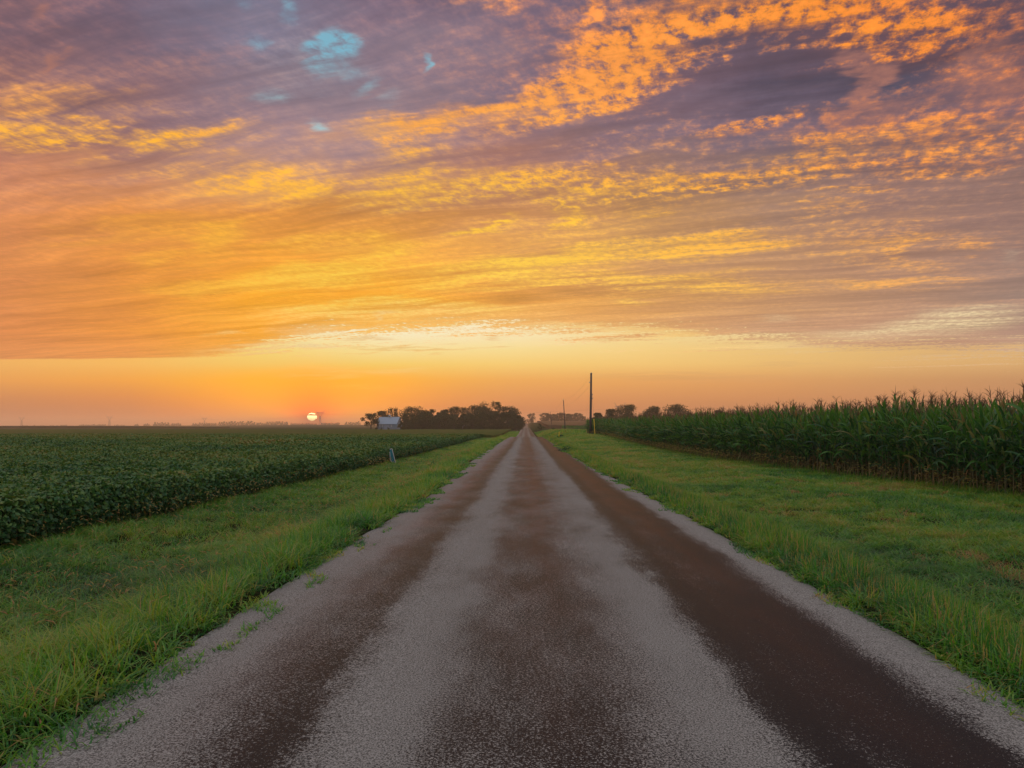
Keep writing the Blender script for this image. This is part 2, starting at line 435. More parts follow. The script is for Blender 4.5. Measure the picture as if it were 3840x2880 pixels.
# ------------------------------------------------------------------ mesh helpers
def mk(name, V, F, mats, parent=None, tint=None, midx=None, smooth=False, loc=None):
    """V (n,3); F list of (m,k) index arrays; one mesh object"""
    V = np.asarray(V, dtype=np.float32)
    F = [np.asarray(f, dtype=np.int32) for f in (F if isinstance(F, (list, tuple)) else [F]) if len(f)]
    me = bpy.data.meshes.new(name)
    nl = sum(f.size for f in F)
    npoly = sum(len(f) for f in F)
    me.vertices.add(len(V))
    me.vertices.foreach_set('co', V.ravel())
    me.loops.add(nl)
    me.loops.foreach_set('vertex_index', np.concatenate([f.ravel() for f in F]))
    tot = np.concatenate([np.full(len(f), f.shape[1], dtype=np.int32) for f in F])
    start = np.concatenate([[0], np.cumsum(tot)[:-1]]).astype(np.int32)
    me.polygons.add(npoly)
    me.polygons.foreach_set('loop_start', start)
    me.polygons.foreach_set('loop_total', tot)
    for m_ in (mats if isinstance(mats, (list, tuple)) else [mats]):
        me.materials.append(m_)
    if midx is not None:
        me.polygons.foreach_set('material_index', np.asarray(midx, dtype=np.int32))
    me.polygons.foreach_set('use_smooth', np.full(npoly, bool(smooth)))
    if tint is not None:
        at_ = me.attributes.new('tint', 'FLOAT', 'POINT')
        at_.data.foreach_set('value', np.asarray(tint, dtype=np.float32))
    me.update(calc_edges=True)
    o = bpy.data.objects.new(name, me)
    COL.objects.link(o)
    if parent is not None:
        o.parent = parent
    if loc is not None:
        o.location = loc
    return o


def empty(name, loc, rz=0.0):
    o = bpy.data.objects.new(name, None)
    o.empty_display_size = 0.3
    COL.objects.link(o)
    o.location = loc
    o.rotation_euler = (0, 0, rz)
    return o


def tag(o, label=None, cat=None, group=None, kind=None):
    for k, v in (('label', label), ('category', cat), ('group', group), ('kind', kind)):
        if v:
            o[k] = v
    return o


class MB:
    """collects simple solids into one mesh"""
    def __init__(self):
        self.v, self.q, self.t, self.n = [], [], [], 0

    def add(self, V, quads=(), tris=()):
        V = np.asarray(V, dtype=float)
        self.v.append(V)
        if len(quads):
            self.q.append(np.asarray(quads) + self.n)
        if len(tris):
            self.t.append(np.asarray(tris) + self.n)
        self.n += len(V)

    def box(self, x0, x1, y0, y1, z0, z1):
        V = [(x, y, z) for z in (z0, z1) for y in (y0, y1) for x in (x0, x1)]
        self.add(V, [(0, 2, 3, 1), (4, 5, 7, 6), (0, 1, 5, 4), (2, 6, 7, 3), (0, 4, 6, 2), (1, 3, 7, 5)])

    def tube(self, pts, radii, sides=8, cap=True):
        pts = [Vector(p) for p in pts]
        V, Q, T = [], [], []
        for i, p in enumerate(pts):
            d = (pts[min(i + 1, len(pts) - 1)] - pts[max(i - 1, 0)]).normalized()
            a = d.orthogonal().normalized() if i == 0 else (a - d * a.dot(d)).normalized()
            b = d.cross(a)
            for k in range(sides):
                an = 2 * PI * k / sides
                V.append(p + (a * math.cos(an) + b * math.sin(an)) * radii[i])
        for i in range(len(pts) - 1):
            for k in range(sides):
                k2 = (k + 1) % sides
                Q.append((i * sides + k, i * sides + k2, (i + 1) * sides + k2, (i + 1) * sides + k))
        if cap:
            n = len(V)
            V += [pts[0], pts[-1]]
            for k in range(sides):
                k2 = (k + 1) % sides
                T.append((n, k2, k))
                T.append((n + 1, (len(pts) - 1) * sides + k, (len(pts) - 1) * sides + k2))
        self.add([tuple(v) for v in V], Q, T)

    def build(self, name, mat_, parent=None, smooth=False, tint=None):
        F = []
        if self.q:
            F.append(np.concatenate(self.q))
        if self.t:
            F.append(np.concatenate(self.t))
        V = np.concatenate(self.v)
        return mk(name, V, F, mat_, parent, smooth=smooth, tint=None if tint is None else np.full(len(V), tint))


def ss(a, b, x):
    t = np.clip((np.asarray(x, dtype=float) - a) / (b - a), 0, 1)
    return t * t * (3 - 2 * t)


def _h(ix, iy, seed):
    n = (ix.astype(np.int64) * 374761393 + iy.astype(np.int64) * 668265263 + seed * 982451653) & 0x7FFFFFFF
    n = ((n ^ (n >> 13)) * 1274126177) & 0x7FFFFFFF
    n = n ^ (n >> 16)
    return (n & 0xFFFF) / 65535.0


def vn(x, y, seed=0):
    x, y = np.broadcast_arrays(np.asarray(x, dtype=float), np.asarray(y, dtype=float))
    ix, iy = np.floor(x), np.floor(y)
    fx, fy = x - ix, y - iy
    fx, fy = fx * fx * (3 - 2 * fx), fy * fy * (3 - 2 * fy)
    return ((_h(ix, iy, seed) * (1 - fx) + _h(ix + 1, iy, seed) * fx) * (1 - fy)
            + (_h(ix, iy + 1, seed) * (1 - fx) + _h(ix + 1, iy + 1, seed) * fx) * fy)


def fbm(x, y, seed=0, o=4):
    s, a, t = 0, 1.0, 0
    for i in range(o):
        s = s + a * vn(np.asarray(x) * 2 ** i, np.asarray(y) * 2 ** i, seed + i * 17)
        t += a
        a *= 0.55
    return s / t


# ------------------------------------------------------------------ materials
def new_mat(name):
    m_ = bpy.data.materials.new(name)
    m_.use_nodes = True
    nb = NB(m_.node_tree)
    bs = m_.node_tree.nodes['Principled BSDF']
    return m_, nb, bs


def simple(name, col, rough=0.7, var=0.25, scale=8.0, stretch=(1, 1, 1), metal=0.0, spec=0.4):
    m_, nb, bs = new_mat(name)
    tc = nb.new('ShaderNodeTexCoord')
    n = nb.noise(nb.mapping(tc.outputs['Object'], scale=stretch), scale, 5.0, 0.6)
    c = nb.vm('SCALE', (*col,), s=nb.m('MULTIPLY_ADD', n, 2 * var, 1 - var))
    nb.put(bs.inputs['Base Color'], c)
    bs.inputs['Roughness'].default_value = rough
    bs.inputs['Metallic'].default_value = metal
    bs.inputs['Specular IOR Level'].default_value = spec
    return m_


def leaf_mat(name, stops, trans=0.3, rough=0.55, spec=0.3, patch=0.0, pscale=0.5, tmul=1.6):
    """leaf colour from a per-plant tint, with light coming through the blade"""
    m_, nb, bs = new_mat(name)
    at_ = nb.new('ShaderNodeAttribute', attribute_name='tint')
    f = at_.outputs['Fac']
    if patch:
        g = nb.new('ShaderNodeNewGeometry')
        n = nb.noise(g.outputs['Position'], pscale, 3.0, 0.6)
        f = nb.m('MULTIPLY_ADD', nb.m('SUBTRACT', n, 0.5), patch, f, clamp=True)
    c = nb.ramp(f, stops)
    nb.put(bs.inputs['Base Color'], c)
    bs.inputs['Roughness'].default_value = rough
    bs.inputs['Specular IOR Level'].default_value = spec
    tr = nb.new('ShaderNodeBsdfTranslucent')
    nb.put(tr.inputs['Color'], nb.vm('SCALE', c, s=tmul))
    mx = nb.new('ShaderNodeMixShader')
    mx.inputs[0].default_value = trans
    nb.l.new(bs.outputs[0], mx.inputs[1])
    nb.l.new(tr.outputs[0], mx.inputs[2])
    nb.l.new(mx.outputs[0], m_.node_tree.nodes['Material Output'].inputs['Surface'])
    return m_


# ------------------------------------------------------------------ the lie of the land
def prof(pts):
    px_, pz_ = np.array([p[0] for p in pts], float), np.array([p[1] for p in pts], float)
    d = np.diff(pz_) / np.diff(px_)
    mm = np.concatenate([[d[0]], np.where(d[:-1] * d[1:] > 0, 2 * d[:-1] * d[1:] / (d[:-1] + d[1:] + 1e-12), 0), [d[-1]]])

    def f(y):
        y = np.clip(np.asarray(y, float), px_[0], px_[-1])
        i = np.clip(np.searchsorted(px_, y) - 1, 0, len(px_) - 2)
        h = px_[i + 1] - px_[i]
        t = (y - px_[i]) / h
        return ((2 * t ** 3 - 3 * t ** 2 + 1) * pz_[i] + (t ** 3 - 2 * t ** 2 + t) * h * mm[i]
                + (-2 * t ** 3 + 3 * t ** 2) * pz_[i + 1] + (t ** 3 - t ** 2) * h * mm[i + 1])
    return f


ROADZ = prof([(-60, 0), (60, 0), (100, .04), (116, .03), (140, -.35), (180, -1.0), (227, -1.13), (300, -.85), (400, -.35), (530, .25), (570, .27),
              (640, -.15), (740, -.2), (848, .5), (1000, 2.6), (1200, 4.8), (1600, 7), (2500, 8), (7000, 8)])
LEFTZ = prof([(-60, 0), (100, 0), (116, -.05), (180, -.9), (240, -1.05), (330, -.95), (400, -.8), (600, -.5), (1000, 0), (2000, 1.0), (3000, 1.3), (7000, 1.5)])
RIGHTZ = prof([(-60, 0), (50, 0), (85, .18), (108, .38), (120, .5), (160, .3), (240, -.1), (312, -.55), (380, -.2), (450, .6), (800, 5.0), (1000, 6), (2000, 8), (7000, 8)])
EDGE_L = prof([(-60, -2.66), (6, -2.64), (13, -2.5), (20, -2.36), (31, -2.52), (47, -2.72), (110, -2.6), (7000, -2.6)])
EDGE_R = prof([(-60, 3.1), (13, 3.08), (20, 3.0), (32, 2.75), (110, 2.62), (7000, 2.62)])
SOY_X = prof([(-60, -8.6), (12, -8.3), (19, -8.0), (32, -7.7), (63, -7.35), (110, -7.2), (7000, -7.2)])
CORN_X = prof([(-60, 13.6), (10, 13.2), (19, 12.4), (25, 11.8), (31, 11.1), (44, 10.0), (70, 10.2), (108, 11.2), (125, 10.0), (7000, 10.0)])


def gz(X, Y):
    X, Y = np.asarray(X, float), np.asarray(Y, float)
    tl, tr_ = ss(-3, -14, X), ss(2.8, 6.8, X)
    z = ROADZ(Y) * (1 - tl - tr_) + LEFTZ(Y) * tl + RIGHTZ(Y) * tr_
    z = z + tl * 3.4 * ss(1200, 2000, Y) * ss(-1150, -450, X)
    k = 1 - ss(200, 330, Y)
    s = EDGE_L(Y) - X
    z = z + k * np.where(s > 0, -0.36 * ss(.25, 2.4, s) + .1 * ss(3.0, 4.8, s), 0)
    s = X - EDGE_R(Y)
    z = z + k * np.where(s > 0, -0.16 * ss(.1, 1.3, s) + .12 * ss(2.0, 6.0, s), 0)
    inside = (X > EDGE_L(Y) - .25) & (X < EDGE_R(Y) + .25)
    z = z - .05 * np.clip(ss(-.25, .1, X - EDGE_L(Y)) * ss(-.25, .1, EDGE_R(Y) - X), 0, 1)
    bump = (fbm(X * .8, Y * .8, 5, 3) - .5) * .09
    return z + np.where(inside, 0, bump) * k


def g1(x, y):
    return float(gz(np.array([x]), np.array([y]))[0])


# ------------------------------------------------------------------ ground sheet
def ground_mat():
    m_, nb, bs = new_mat('ground')
    g = nb.new('ShaderNodeNewGeometry')
    p = g.outputs['Position']
    x, y, z = nb.sep(p)
    n1 = nb.noise(p, 0.35, 5.0, 0.6)
    n2 = nb.noise(p, 9.0, 4.0, 0.6)
    verge = nb.mix(nb.sstep(n2, .35, .65), (.014, .012, .008), (.016, .028, .008))
    verge = nb.mix(nb.sstep(n1, .55, .7), verge, (.075, .052, .026))
    # ploughland and crops far off, in long flat strips
    s = nb.noise(nb.mapping(p, scale=(.0012, .006, 0)), 1.0, 3.0, .5)
    t = nb.noise(nb.mapping(p, scale=(.05, .05, 0)), 1.0, 4.0, .6)
    far = nb.ramp(nb.m('MULTIPLY_ADD', nb.m('SUBTRACT', t, .5), .25, s), [(.3, (.030, .038, .013)), (.48, (.036, .042, .014)), (.56, (.055, .046, .020)), (.7, (.034, .040, .014))])
    c = nb.mix(nb.sstep(y, 125, 190), verge, far)
    nb.put(bs.inputs['Base Color'], c)
    bs.inputs['Roughness'].default_value = 1.0
    bs.inputs['Specular IOR Level'].default_value = 0.0
    bmp = nb.new('ShaderNodeBump')
    bmp.inputs['Strength'].default_value = .5
    bmp.inputs['Distance'].default_value = .04
    nb.put(bmp.inputs['Height'], n2)
    nb.l.new(bmp.outputs[0], bs.inputs['Normal'])
    return m_


def axis(breaks):
    r = []
    for (a, b, st) in breaks:
        r.append(np.arange(a, b, st))
    return np.concatenate(r + [[breaks[-1][1]]])


def grid(xs, ys):
    GX, GY = np.meshgrid(xs, ys)
    nx, ny = len(xs), len(ys)
    i = np.arange(ny - 1)[:, None] * nx + np.arange(nx - 1)[None, :]
    F = np.stack([i, i + 1, i + nx + 1, i + nx], -1).reshape(-1, 4)
    return GX.ravel(), GY.ravel(), F


xs = axis([(-6000, -1200, 200), (-1200, -200, 50), (-200, -40, 10), (-40, -10, 2), (-10, 14, .3), (14, 40, 2), (40, 200, 10), (200, 1200, 50), (1200, 6000, 200)])
ys = axis([(-45, 0, 3), (0, 130, .6), (130, 340, 5), (340, 1300, 15), (1300, 2600, 60), (2600, 6000, 300)])
GX, GY, GF = grid(xs, ys)
o = mk('ground', np.stack([GX, GY, gz(GX, GY)], -1), GF, ground_mat(), smooth=True)
tag(o, kind='structure')


# ------------------------------------------------------------------ the road
def road_mat():
    m_, nb, bs = new_mat('chip_seal')
    g = nb.new('ShaderNodeNewGeometry')
    p = g.outputs['Position']
    x, y, z = nb.sep(p)
    lane = nb.noise(nb.mapping(p, scale=(.9, .07, 0)), 1.0, 4.0, .6)
    rag = nb.noise(nb.mapping(p, scale=(5.0, 1.3, 0)), 1.0, 4.0, .65)
    xw = nb.m('ADD', x, nb.m('ADD', nb.m('MULTIPLY', nb.m('SUBTRACT', lane, .5), .5), nb.m('MULTIPLY', nb.m('SUBTRACT', rag, .5), .36)))
    fx = nb.rng(xw, -3.2, 3.6)

    def strip(vals):
        return nb.ramp(fx, [((a + 3.2) / 6.8, (v, v, v)) for a, v in vals])
    cover = strip([(-3.1, .80), (-2.5, .78), (-2.15, .70), (-1.8, .52), (-1.45, .34), (-1.3, .33), (-1.12, .60), (-.9, .74), (-.62, .66), (-.38, .47), (-.1, .42), (.2, .38), (.42, .40), (.6, .52), (.9, .60), (1.1, .70), (1.32, .66), (1.5, .30), (1.66, .10), (1.85, .24), (2.1, .15), (2.40, .10), (2.58, .42), (2.78, .82), (3.1, .88)])
    red = strip([(-2.6, .15), (-2.0, .6), (-1.7, .9), (-1.4, .35), (-1.0, .05), (-.6, .1), (-.3, .6), (.0, .75), (.25, 1.0), (.5, .6), (.9, .15), (1.3, .05), (1.6, .1), (1.9, .9), (2.2, 1.0), (2.45, .3), (2.8, .05)])  # reddish-brown tracks, with the sky's warm reflection tinted into the colour
    red = nb.m('MULTIPLY', red, nb.rng(y, 4.0, 20.0, .2, 1.15))  # painted reflection is weak close by, stronger farther along the road
    blot = nb.noise(nb.mapping(p, scale=(1.3, .5, 0)), 1.0, 4.0, .6)
    cover = nb.m('ADD', cover, nb.m('MULTIPLY', nb.m('SUBTRACT', blot, .5), .75))
    st1 = nb.noise(p, 62.0, 3.0, .65)
    st2 = nb.noise(p, 190.0, 1.0, .5)
    stone = nb.m('ADD', nb.m('MULTIPLY', st1, .7), nb.m('MULTIPLY', st2, .3))
    patch = nb.noise(nb.mapping(p, scale=(2.2, .6, 0)), 1.0, 4.0, .65)
    red = nb.m('MULTIPLY', red, nb.sstep(patch, .3, .62, .25, 1.15))
    thr = nb.m('MULTIPLY_ADD', cover, -.36, .68)
    mask = nb.m('SUBTRACT', nb.sstep(nb.m('SUBTRACT', stone, thr), -.02, .03), 0.0)
    tone = nb.noise(p, 95.0, 1.0, .5, col=True)
    tv = nb.sep(tone)
    sc = nb.mix(nb.sstep(tv[0], .35, .65), (.098, .090, .080), (.275, .252, .228))
    sc = nb.mix(nb.m('MULTIPLY', red, .45), sc, (.20, .088, .070))
    bc = nb.mix(nb.m('MULTIPLY', red, .85), (.007, .0075, .010), (.040, .0125, .0085))
    # thin tar lines and stains
    cr = nb.noise(nb.mapping(p, scale=(1.0, 1.0, 0)), .8, 3.0, .6)
    yw = nb.m('ADD', y, nb.m('MULTIPLY', nb.m('SUBTRACT', cr, .5), .5))
    line = nb.m('MULTIPLY', nb.sstep(nb.m('ABSOLUTE', nb.m('SUBTRACT', yw, 26.6)), .02, .1, 1.0, 0.0), nb.m('MULTIPLY', nb.sstep(x, -.7, -.4), nb.sstep(x, 1.3, 1.6, 1.0, 0.0)))
    line2 = nb.m('MULTIPLY', nb.sstep(nb.m('ABSOLUTE', nb.m('SUBTRACT', yw, 19.2)), .02, .12, 1.0, 0.0), nb.m('MULTIPLY', nb.sstep(x, 2.0, 2.2), nb.sstep(x, 2.6, 2.8, 1.0, 0.0)))
    mask = nb.m('MULTIPLY', mask, nb.m('SUBTRACT', 1.0, nb.m('MULTIPLY', nb.m('MAXIMUM', line, line2), .7)))
    nb.put(bs.inputs['Base Color'], nb.mix(mask, bc, sc))
    nb.put(bs.inputs['Roughness'], nb.m('MULTIPLY_ADD', mask, .30, .52))
    bs.inputs['Specular IOR Level'].default_value = .09
    bmp = nb.new('ShaderNodeBump')
    bmp.inputs['Strength'].default_value = .4
    bmp.inputs['Distance'].default_value = .005
    nb.put(bmp.inputs['Height'], stone)
    nb.l.new(bmp.outputs[0], bs.inputs['Normal'])
    return m_


ry = axis([(-45, 0, 3), (0, 130, .5), (130, 340, 4), (340, 1300, 12), (1300, 2600, 60)])
rt = np.linspace(0, 1, 15)
RL = EDGE_L(ry) - .38
RR = EDGE_R(ry) + .34
VX = RL[:, None] + (RR - RL)[:, None] * rt[None, :]
VY = np.repeat(ry[:, None], len(rt), 1)
mid = (EDGE_L(ry) + EDGE_R(ry))[:, None] / 2
hw = (EDGE_R(ry) - EDGE_L(ry))[:, None] / 2
sq = np.clip(np.abs(VX - mid) / hw, 0, 1.4)
VZ = ROADZ(VY) + .035 * (1 - sq ** 2) - np.where(sq > 1, (sq - 1) * .35, 0)
_, _, RF = grid(rt, ry)
o = mk('road', np.stack([VX.ravel(), VY.ravel(), VZ.ravel()], -1), RF, road_mat(), smooth=True)
tag(o, kind='structure')
# ------------------------------------------------------------------ grass
def blades(P, L, W, az, lean, droop, tint, seg=2):
    n = len(P)
    ts = np.linspace(0, 1, seg + 1)
    ca, sa = np.cos(az), np.sin(az)
    tw = az + PI / 2 + RNG.normal(0, .5, n)
    wx, wy = np.cos(tw), np.sin(tw)
    V, k = [], 0
    for i, t in enumerate(ts):
        off = L * (lean * t + droop * t * t)
        zz = L * t * np.sqrt(np.clip(1 - (lean + droop * t) ** 2 * .55, .1, 1)) * (1 - .25 * droop * t)
        c = P + np.stack([ca * off, sa * off, zz], -1)
        if i < seg:
            w = W * (1.0 if i == 0 else (1 - .45 * t)) * .5
            d = np.stack([wx * w, wy * w, np.zeros(n)], -1)
            V += [c - d, c + d]
        else:
            V.append(c)
    m_ = len(V)
    VV = np.stack(V, 1).reshape(-1, 3)
    b = (np.arange(n) * m_)[:, None]
    Q = np.concatenate([b + np.array([[2 * i, 2 * i + 1, 2 * i + 3, 2 * i + 2]]) for i in range(seg - 1)]) if seg > 1 else np.zeros((0, 4), int)
    T = b + np.array([[m_ - 3, m_ - 2, m_ - 1]])
    return VV, Q, T, np.repeat(tint, m_)


class Bag:
    def __init__(self):
        self.v, self.q, self.t, self.c, self.n = [], [], [], [], 0

    def add(self, V, Q, T, c):
        self.v.append(V)
        if len(Q):
            self.q.append(Q + self.n)
        if len(T):
            self.t.append(T + self.n)
        self.c.append(c)
        self.n += len(V)

    def build(self, name, mat_, parent=None, smooth=False):
        F = []
        if self.q:
            F.append(np.concatenate(self.q))
        if self.t:
            F.append(np.concatenate(self.t))
        return mk(name, np.concatenate(self.v), F, mat_, parent, tint=np.concatenate(self.c), smooth=smooth)


def scatter(n, x0, x1, y0, y1):
    """points in a strip that the camera (or one a few metres aside) can see"""
    X = RNG.uniform(0, 1, n)
    Y = y0 + (y1 - y0) * RNG.uniform(0, 1, n)
    a, b = (x0(Y) if callable(x0) else x0), (x1(Y) if callable(x1) else x1)
    X = a + (b - a) * X
    k = np.abs(X) < .74 * Y + 2.0
    return X[k], Y[k]


GREENS = [(0.0, (.011, .052, .017)), (.3, (.032, .142, .016)), (.5, (.082, .226, .012)), (.7, (.195, .250, .014)), (.85, (.30, .23, .05)), (1.0, (.32, .155, .055))]
M_GRASS = leaf_mat('grass_blade', GREENS, trans=.38, rough=.40, spec=.5, tmul=2.0)


def verge(side):
    bag = Bag()
    bands = [(2.5, 8, 1.0), (8, 14, 1.0), (14, 24, 1.0), (24, 42, 1.0), (42, 72, 1.0), (72, 118, 1.0), (118, 180, .5)]
    for (y0, y1, kk) in bands:
        ym = (y0 + y1) / 2
        w = max(.0085, ym * .00075)
        wid = 5.4 if side < 0 else 8.6
        lm = .30 if side < 0 else .20
        dens = min(2.3 / (w * lm * .7), 2600) * kk
        area = wid * (y1 - y0)
        n = int(area * dens)
        if side < 0:
            X, Y = scatter(n, SOY_X, lambda y: EDGE_L(y) + .3, y0, y1)
            s = EDGE_L(Y) - X                          # metres from the road edge
        else:
            X, Y = scatter(n, lambda y: EDGE_R(y) - .3, lambda y: CORN_X(y) + .5, y0, y1)
            s = X - EDGE_R(Y)
        edge = (fbm(X * 2.6, Y * 1.5, 31 + side, 3) - .5) * 1.15 + (fbm(X * .4, Y * .35, 77, 2) - .5) * .5
        keep = s + edge * (.85 if side < 0 else .6) > .02
        keep &= fbm(X * 5.5, Y * 5.5, 41, 2) + .25 * (RNG.uniform(0, 1, len(X)) - .5) > .40      # tufts with gaps between
        # thin, creeping growth out on the gravel
        X, Y, s, edge = X[keep], Y[keep], s[keep], edge[keep]
        clump = fbm(X * 1.7, Y * 1.7, 3, 3)
        big = fbm(X * .45, Y * .3, 9, 3)
        tuft = vn(X * 4.5, Y * 4.5, 43) - .5
        n = len(X)
        r = RNG.uniform(0, 1, n)
        if side < 0:
            fr = np.exp(-((s - .75) / .62) ** 2)          # stiff fringe by the road
            low = ss(.38, .0, s)
            L = .25 + .20 * (clump - .5) * 2 + .10 * r - .03 * fr + .16 * tuft
            L = L * (1 - .72 * low) * (1 - .25 * ss(2.0, 3.2, s) * (1 - ss(4.2, 5.2, s)))
            lean = np.where(r < .4 * fr, .15, .42) + RNG.normal(0, .12, n)
            droop = np.where(RNG.uniform(0, 1, n) < .4 * fr, .2, .75) + RNG.normal(0, .15, n)
            t = .45 + .03 * fr * ss(.0, .6, s) + .65 * (big - .5) + .3 * (clump - .5) + .42 * tuft + RNG.normal(0, .12, n)
            t = np.where(RNG.uniform(0, 1, n) < .03 + .05 * low, .8 + .2 * r, t)
        else:
            fr = np.exp(-((s - .7) / .5) ** 2)
            low = ss(.4, .0, s)
            L = (.15 + .10 * (clump - .4) * 2 + .07 * r) + .15 * fr + .10 * tuft
            L = L * (1 - .6 * low)
            lean = np.where(r < .6 * fr, .12, .45) + RNG.normal(0, .15, n)
            droop = np.where(r < .6 * fr, .15, .75) + RNG.normal(0, .15, n)
            t = .50 - .10 * fr + .65 * (big - .5) + .30 * (clump - .5) + .42 * tuft + RNG.normal(0, .12, n)
            clip = ss(.60, .70, fbm(X * 1.5, Y * .8, 51, 4)) * ss(1.2, 2.2, s)      # brown mown clippings
            br = RNG.uniform(0, 1, n) < .8 * clip + .03
            t = np.where(br, .92 + .08 * r, t)
            L = np.where(br, L * .6, L)
            t = np.where((RNG.uniform(0, 1, n) < .22 * fr), .86 + .1 * r, t)
        L = np.clip(L, .035, .62)
        far = 1 + .35 * ss(30, 110, Y)
        P = np.stack([X, Y, gz(X, Y) - .01], -1)
        az = RNG.uniform(0, 2 * PI, n)
        W = np.maximum(.0085, Y * .00075) * (.7 + .6 * RNG.uniform(0, 1, n)) * (1 + 1.2 * low)
        bag.add(*blades(P, L * far, W, az, lean, droop, np.clip(t, 0, 1), 3 if y1 <= 14 else 2))
    return bag


def spindles(P, az, lean, L, hl, hw, tint, bend=.5):
    """seed heads: a thin stalk with a little four-sided spike that nods"""
    n = len(P)
    d = np.stack([np.cos(az), np.sin(az), np.zeros(n)], -1)
    side = np.stack([-np.sin(az), np.cos(az), np.zeros(n)], -1)
    up = np.array([0, 0, 1.0])
    tip = P + d * (lean * L)[:, None] + up * (L * .95)[:, None]
    V = [P - side * .0015, P + side * .0015, tip]
    ax = d * bend + up * (1 - bend)
    ax /= np.linalg.norm(ax, axis=1)[:, None]
    nn = np.cross(ax, side)
    b0 = tip
    m1 = tip + ax * (hl * .4)[:, None]
    e = tip + ax * hl[:, None] + d * (hl * bend * .5)[:, None] - up * (hl * bend * .45)[:, None]
    V += [b0, m1 + side * hw[:, None], m1 + nn * hw[:, None], m1 - side * hw[:, None], m1 - nn * hw[:, None], e]
    VV = np.stack(V, 1).reshape(-1, 3)
    b = (np.arange(n) * 9)[:, None]
    T = np.concatenate([b + np.array([[i, j, k]]) for i, j, k in ((0, 1, 2), (3, 4, 5), (3, 5, 6), (3, 6, 7), (3, 7, 4), (8, 5, 4), (8, 6, 5), (8, 7, 6), (8, 4, 7))])
    return VV, np.zeros((0, 4), int), T, np.repeat(tint, 9)


def creepers(bag, side):
    """low mats of weed creeping out over the gravel edge"""
    for (y0, y1, n) in ((3, 12, 5000), (12, 30, 6500), (30, 70, 6000)):
        Y = RNG.uniform(y0, y1, n)
        s = RNG.uniform(-.34, .2, n)
        X = EDGE_L(Y) - s if side < 0 else EDGE_R(Y) + s
        k = fbm(Y * 1.15, X * 2.6, 63 + side, 3) - .2 * ss(.1, -.34, s) > .50
        X, Y = X[k], Y[k]
        m_ = len(X)
        L = RNG.uniform(.03, .10, m_)
        t = np.clip(.42 + .9 * (fbm(Y * 2, X * 2, 66, 2) - .5) + RNG.normal(0, .12, m_), 0, 1)
        z = ROADZ(Y) - .01 * (np.abs(X) > 2.6)
        bag.add(*blades(np.stack([X, Y, z], -1), L, np.maximum(.012, Y * .0011), RNG.uniform(0, 6.28, m_), RNG.uniform(.3, .9, m_), RNG.uniform(.2, .6, m_), t, 2))


gl = verge(-1)
creepers(gl, -1)
# foxtail seed heads in the left verge
X, Y = scatter(3200, lambda y: SOY_X(y) + .2, lambda y: EDGE_L(y) - .35, 5, 45)
k = fbm(X * .5, Y * .3, 21, 3) > .48
X, Y = X[k], Y[k]
n = len(X)
gl.add(*spindles(np.stack([X, Y, gz(X, Y)], -1), RNG.uniform(0, 2 * PI, n), RNG.uniform(.05, .3, n), RNG.uniform(.30, .52, n), RNG.uniform(.05, .10, n), np.maximum(.006, Y * .0005), RNG.uniform(.78, 1.0, n)))
o = gl.build('verge_grass', M_GRASS)
tag(o, 'tall green roadside grass with tan seed heads between road and soybeans', 'grass', kind='stuff')
gr = verge(1)
creepers(gr, 1)
o = gr.build('verge_grass', M_GRASS)
tag(o, 'mown green roadside grass with brown clippings between road and corn', 'grass', kind='stuff')

# ------------------------------------------------------------------ soybeans
SOYC = [(0.0, (.010, .042, .016)), (.35, (.030, .095, .022)), (.6, (.080, .145, .018)), (.8, (.140, .140, .020)), (1.0, (.22, .14, .035))]
M_SOY = leaf_mat('soybean_leaf', SOYC, trans=.22, rough=.52, spec=.28)


def soy_top(X, Y):
    row = .5 + .5 * np.cos((X + 8) * 2 * PI / .76)
    return .62 + .24 * fbm(X * 1.1, Y * 1.1, 61, 3) + .05 * row + .10 * (fbm(X * .25, Y * .25, 65, 2) - .5)


def leaflets(C, S, az, pitch, roll, tint):
    n = len(C)
    f = np.stack([np.cos(az) * np.cos(pitch), np.sin(az) * np.cos(pitch), np.sin(pitch)], -1)
    s = np.stack([-np.sin(az), np.cos(az), np.zeros(n)], -1)
    u = np.cross(f, s)
    s2 = s * np.cos(roll)[:, None] + u * np.sin(roll)[:, None]
    u2 = np.cross(f, s2)
    S = S[:, None]
    fold = .18
    V = [C - f * S * .5, C + s2 * S * .36 - u2 * S * fold * .5, C + f * S * .55 - u2 * S * .12, C - s2 * S * .36 - u2 * S * fold * .5]
    VV = np.stack(V, 1).reshape(-1, 3)
    b = (np.arange(n) * 4)[:, None]
    T = np.concatenate([b + np.array([[0, 1, 2]]), b + np.array([[0, 2, 3]])])
    return VV, np.zeros((0, 4), int), T, np.repeat(tint, 4)


M_SOYFAR = leaf_mat('soybean_canopy', [(0, (.012, .046, .016)), (.35, (.042, .074, .018)), (.6, (.090, .088, .024)), (1, (.13, .09, .034))], trans=.1, rough=1.0, spec=0.0)


